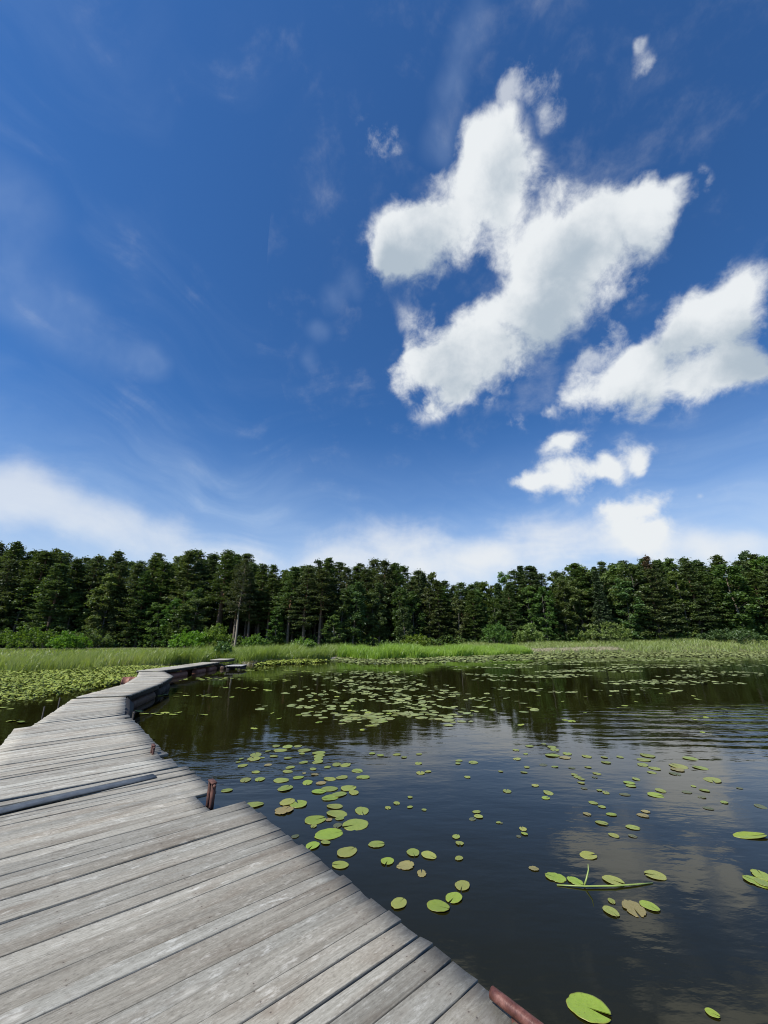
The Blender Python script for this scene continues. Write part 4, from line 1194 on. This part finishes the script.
def pad_mesh(name, seed, ragged=0.0, fold=0.0):
    V, F, UV = pad_shape(np.random.default_rng(seed), ragged, fold)
    o = link_mesh(name, V, F, M['pad'], uv=[UV[i] for f in F for i in f], uvname='pad_uv', smooth=True)
    me = o.data
    bpy.data.objects.remove(o)
    return me
PM = [pad_mesh('lily_pad', 500 + i, (0, .04, 0, .12, .06, .10, 0, .20)[i]) for i in range(8)]
PM_ROUGH = [pad_mesh('lily_pad', 520 + i, .32) for i in range(3)]
PM_FOLD = pad_mesh('lily_pad', 530, 0, .10)
TINT = {'g': (.172, .205, .036), 'b': (.180, .245, .026), 'y': (.215, .230, .048), 'o': (.195, .165, .060), 'd': (.075, .085, .036), 'p': (.205, .235, .070)}
TWORD = {'g': 'green', 'b': 'bright green', 'y': 'yellowish green', 'o': 'browning ragged', 'd': 'dull half sunken'}
def put_pad(x, y, r, tint, label, group, rz=None, mesh=None):
    me = mesh or (random.choice(PM_ROUGH) if tint == 'o' else random.choice(PM))
    o = bpy.data.objects.new('lily_pad', me)
    COL.objects.link(o)
    sz = -0.002 if tint == 'd' else 0.0
    o.location = (x, y, 0.006 + sz)
    o.scale = (r * 1.04, r * 1.04, min(r, .12))
    o.rotation_euler = (random.gauss(0, .03), random.gauss(0, .03), random.uniform(0, 6.28) if rz is None else rz)
    k = random.uniform(.86, 1.14)
    o.color = (*(c * k * random.uniform(.95, 1.05) for c in TINT[tint]), 1)
    return tag(o, label, 'lily pad', group)

SPECIAL = {0: 'lily pad nearest the rusty bracket, floating just beyond the notch in the deck', 1: 'green lily pad alone close to the dock edge, first one along the deck corner',
 2: 'yellowish lily pad half under the bright green one near the dock', 3: 'browning long lily pad lowest of the three overlapping near the dock', 4: 'bright green lily pad on top of the three overlapping near the dock',
 5: 'oval lily pad alone above the overlapping three near the dock', 18: 'large lily pad touching the bright tilted one in the dense patch', 19: 'bright green tilted lily pad on the left of the dense patch',
 20: 'tiny lily pad tucked under the bright tilted one', 21: 'small withered brown pad between large green ones', 17: 'lily pad turned upright looking, just above the withered brown one',
 24: 'wide lily pad at the right end of the dense patch', 25: 'largest bright lily pad at the near end of the dense patch', 26: 'lily pad with a folded lobe right of the dense patch',
 27: 'bright lily pad closest to the deck edge below the dense patch', 28: 'small lily pad touching the largest bright one', 29: 'round yellow lily pad with a frilled edge near the deck',
 30: 'plain oval lily pad right beside the deck below the frilled yellow one', 31: 'lily pad with a straight slit alone right of the frilled yellow one', 32: 'upper left lily pad of the loose group of five',
 33: 'bright lily pad with an open notch on the left of the group of five', 34: 'brown spotted lily pad in the middle of the group of five', 35: 'shrivelled brown leaf scrap below the group of five',
 42: 'olive lily pad on the right of the group of five', 46: 'yellow lily pad on top of the diagonal three', 47: 'bright green lily pad in the middle of the diagonal three', 48: 'largest bright lily pad at the lower end of the diagonal three',
 49: 'yellowish lily pad floating against the near deck edge', 43: 'upper small pad of the vertical three right of the group of five', 44: 'middle small pad of the vertical three', 45: 'lowest small pad of the vertical three with a bite in it',
 41: 'dim sunken pad scrap close to the deck edge', 23: 'dull sunken pad beside the wide one in the dense patch',
 177: 'round yellowish pad above the long floating stalk', 178: 'bright lily pad at the left end of the long floating stalk', 179: 'bright folded pad on the long stalk beside the upright shoot',
 180: 'kidney shaped pad lying on the long floating stalk', 181: 'pad past the right tip of the long floating stalk', 182: 'round pad at lower left of the four below the stalk', 183: 'tiny pad touching the four below the stalk',
 184: 'torn brownish pad in the middle of the four below the stalk', 185: 'bright pad at the right of the four below the stalk', 186: 'small brown leaf scrap left of the floating stalk',
 187: 'long bright folded pad at the right picture edge above the lobed cluster', 188: 'lower left lobe of the pad cluster at the right picture edge', 189: 'upper lobe of the pad cluster at the right picture edge',
 190: 'outermost pad of the cluster at the right picture edge', 191: 'big bright pad with a torn edge alone at the bottom of the picture', 192: 'tiny bright pad in the lower right corner'}
RZ = {178: 2.6, 188: 2.2, 189: 1.2, 190: .3, 191: -.6, 48: -.5, 47: -2.2, 33: -1.8, 31: .1, 19: .5, 25: .4, 46: -1.9, 49: 1.0, 187: 0.0}
for i, (x, y, r, tint) in enumerate(PADS):
    mesh = PM_FOLD if i == 187 else None
    if i < 50:
        lab = SPECIAL.get(i) or f'{TWORD[tint]} lily pad in the dense patch off the dock corner'
        grp = 'lily pads of the dense patch off the dock corner' if i not in SPECIAL else 'lily pads near the dock'
    elif i < 85:
        lab, grp = f'small {TWORD[tint]} lily pad at the far end of the dense patch', f'small {TWORD[tint]} pads at the far end of the dense patch'
    elif i < 177:
        side = 'left' if x < 0.9 else 'middle' if x < 3.2 else 'right'
        lab, grp = f'small {TWORD[tint]} lily pad in the loose scatter on open water, {side} part', f'small {TWORD[tint]} pads scattered on open water, {side} part'
    else:
        lab, grp = SPECIAL[i], 'lily pads near the floating stalk and the right edge'
    if i < 50 and i not in SPECIAL:
        grp = f'{TWORD[tint]} pads of the dense patch off the dock corner'
    o = put_pad(x, y, r * (.86 if i >= 50 else .95), tint, lab, grp, RZ.get(i), mesh)
    if i == 187:
        o.scale.y *= .5

# floating stalk and its upright shoot
stalk = thing('floating_stalk', 'long pale green lily stalk lying on the water between pads', 'stalk', (1.66, 4.0, 0.0))
mb = MB(); mb.tube([(-.22, .02, .004), (0, -.015, .012), (.25, -.01, .012), (.45, .02, .008), (.60, .05, .003)], [.004, .006, .007, .006, .004], 8); mb.build('stem', M['reedplain'], stalk, smooth=True)
mb = MB(); mb.tube([(0.0, .0, .01), (.03, .01, .05), (.065, .03, .10), (.07, .035, .14)], [.007, .007, .006, .002], 8); mb.build('shoot', M['reedplain'], stalk, smooth=True)

# the floating raft of pads in the middle of the lake
def in_raft(rg):
    while True:
        y = 10.2 + 16.5 * rg.random() ** 1.25
        cx = np.interp(y, [10, 11, 13, 15, 17, 20, 26], [.35, .55, .3, .2, -.2, -.6, -1.2])
        hw = np.interp(y, [10, 11, 12.5, 14, 17, 20, 27], [.9, 1.5, 3.4, 3.3, 2.9, 2.7, 2.6])
        x = cx + hw * np.clip(rg.normal(0, .58), -1.25, 1.25)
        if math.sin(x * 2.1 + y * .9) + math.sin(y * 2.3 - x * .7) > -.75:
            return x, y
rgp = np.random.default_rng(77)
pos = sorted((in_raft(rgp) for _ in range(760)), key=lambda p: p[1])
for x, y in pos[:105]:
    put_pad(x, y, rgp.uniform(.055, .145), 'p' if rgp.random() < .8 else 'g', 'pale lily pad on the near fringe of the large pad raft in mid lake', 'pads on the near fringe of the mid lake raft')

def pad_field(name, P, rad, label, tilt=.10, up=None, sides=9, mat=None):
    """many small leaves in one sheet"""
    P = np.asarray(P); n = len(P)
    rg = np.random.default_rng(n)
    r = rg.uniform(rad[0], rad[1], n)
    a0 = rg.uniform(0, 6.28, n)
    tx, ty = rg.normal(0, tilt, n), rg.normal(0, tilt, n)
    zz = .008 + rg.random(n) * .004 + (0 if up is None else up(rg, n))
    ang = np.linspace(.25, 2 * np.pi - .25, sides)
    cx = np.cos(ang[None] + a0[:, None]) * r[:, None]
    cy = np.sin(ang[None] + a0[:, None]) * r[:, None] * .9
    V = np.zeros((n, sides + 1, 3))
    V[:, 0] = np.stack([P[:, 0], P[:, 1], zz + .004], -1)
    V[:, 1:, 0] = P[:, 0, None] + cx
    V[:, 1:, 1] = P[:, 1, None] + cy
    V[:, 1:, 2] = np.maximum(zz[:, None] + cx * tx[:, None] + cy * ty[:, None], .004)
    base = (np.arange(n) * (sides + 1))[:, None, None]
    tri = np.array([(0, k, k + 1) for k in range(1, sides)])[None]
    F = (base + tri).reshape(-1, 3)
    uvv = np.zeros((n, sides + 1, 2)); uvv[:, 1:, 0] = (ang / 6.28)[None]; uvv[:, 1:, 1] = 1
    uvl = uvv.reshape(-1, 2)[F.ravel()]
    lf = np.repeat(np.clip(rg.normal(.5, .3, n), 0, 1), sides - 1)
    o = link_mesh(name, V.reshape(-1, 3), F, mat or M['padstuff'], uv=uvl, uvname='pad_uv', attrs={'leaf': lf})
    return tag(o, label, 'lily pads', kind='stuff')
pad_field('lily_pads', pos[105:], (.06, .15), 'far part of the large raft of lily pads in mid lake', mat=M['padsheen'])

def scatter(n, xr, yr, dens, seed):
    rg = np.random.default_rng(seed)
    out = []
    while len(out) < n:
        x = rg.uniform(*xr, 4000); y = rg.uniform(*yr, 4000)
        d = dens(x, y)
        k = rg.random(4000) < d
        out += list(zip(x[k], y[k]))
    return out[:n]
streaks = lambda x, y, s=1.0: .5 + .5 * np.sin(y * 1.35 * s + 1.7 * np.sin(x * .23) + .6 * np.sin(x * .9)) * np.sin(x * .31 + y * .5)
# right hand field
pad_field('lily_pads', scatter(2300, (4.5, 40), (15.5, 46), lambda x, y: (streaks(x, y) > .58) * np.clip((y - 15) / 5, 0, 1) * np.exp(-((x / y - .52) / .30) ** 2) * np.clip((48 - y) / 10, .2, 1), 5), (.08, .15), 'wide field of pale lily pads on the right half of the lake', mat=M['padsheen'])
# light green carpet along the far shore
sh = lambda x, y: shore_y(x) - y
pad_field('lily_carpet', scatter(30000, (-5, 85), (28, 70), lambda x, y: ((sh(x, y) > -.4) & (sh(x, y) < 7 + 6 * np.clip(x / 40, 0, 1))) * np.clip(1.15 - sh(x, y) / (8 + 6 * np.clip(x / 40, 0, 1)), 0, 1) * (streaks(x, y, .8) > .22), 6), (.08, .17), 'light green floating carpet along the middle and right shore', .15, lambda rg, n: rg.random(n) ** 2 * .15, mat=M['padsheen'])
# yellow green carpet on the left of the dock
pad_field('lily_carpet', scatter(60000, (-34, -12.0), (11, 29), lambda x, y: (sh(x, y) > -.6) * np.clip((y - (13.0 + .30 * (-13 - x) + .7 * np.sin(x * 1.1))) / 6.5, 0, 1) ** 2.0 * (x < -12.0 - 0.28 * np.maximum(0, y - 22)) * (.35 + .65 * (streaks(x, y, 1.4) > .35)) * (streaks(x + 3, y, 2.3) > .10), 8), (.03, .068), 'yellow green lily carpet covering the water left of the dock', .30, lambda rg, n: rg.random(n) ** 3 * .22)
pad_field('lily_pads', scatter(160, (-20, -8.5), (9.0, 17), lambda x, y: (streaks(x, y, 1.6) > .6) * (x < -.72 * y) * 1.0, 9), (.08, .14), 'sparse pads on the dark water close to the left of the dock')
pad_field('lily_pads', scatter(170, (-12, -4.5), (11.5, 30), lambda x, y: (streaks(x, y, 1.2) > .70) * (x > -10.2 + (y < 17) * (17 - y) * .33) * 1.0, 10), (.07, .14), 'sparse small pads on the dark water right of the dock')
pad_field('lily_pads', scatter(60, (-4, 12), (9.5, 16), lambda x, y: np.ones_like(x) * .5, 12), (.05, .10), 'few stray small pads on the open mid water')
pad_field('lily_carpet', scatter(5200, (-17.5, -4.5), (27, 38), lambda x, y: (sh(x, y) > -.3) * (sh(x, y) < 4.5) * np.clip(1.1 - sh(x, y) / 4.5, 0, 1) * (x > -9.9), 13), (.06, .12), 'green floating leaves in front of the reeds right of the dock end', .25, lambda rg, n: rg.random(n) ** 2 * .2)
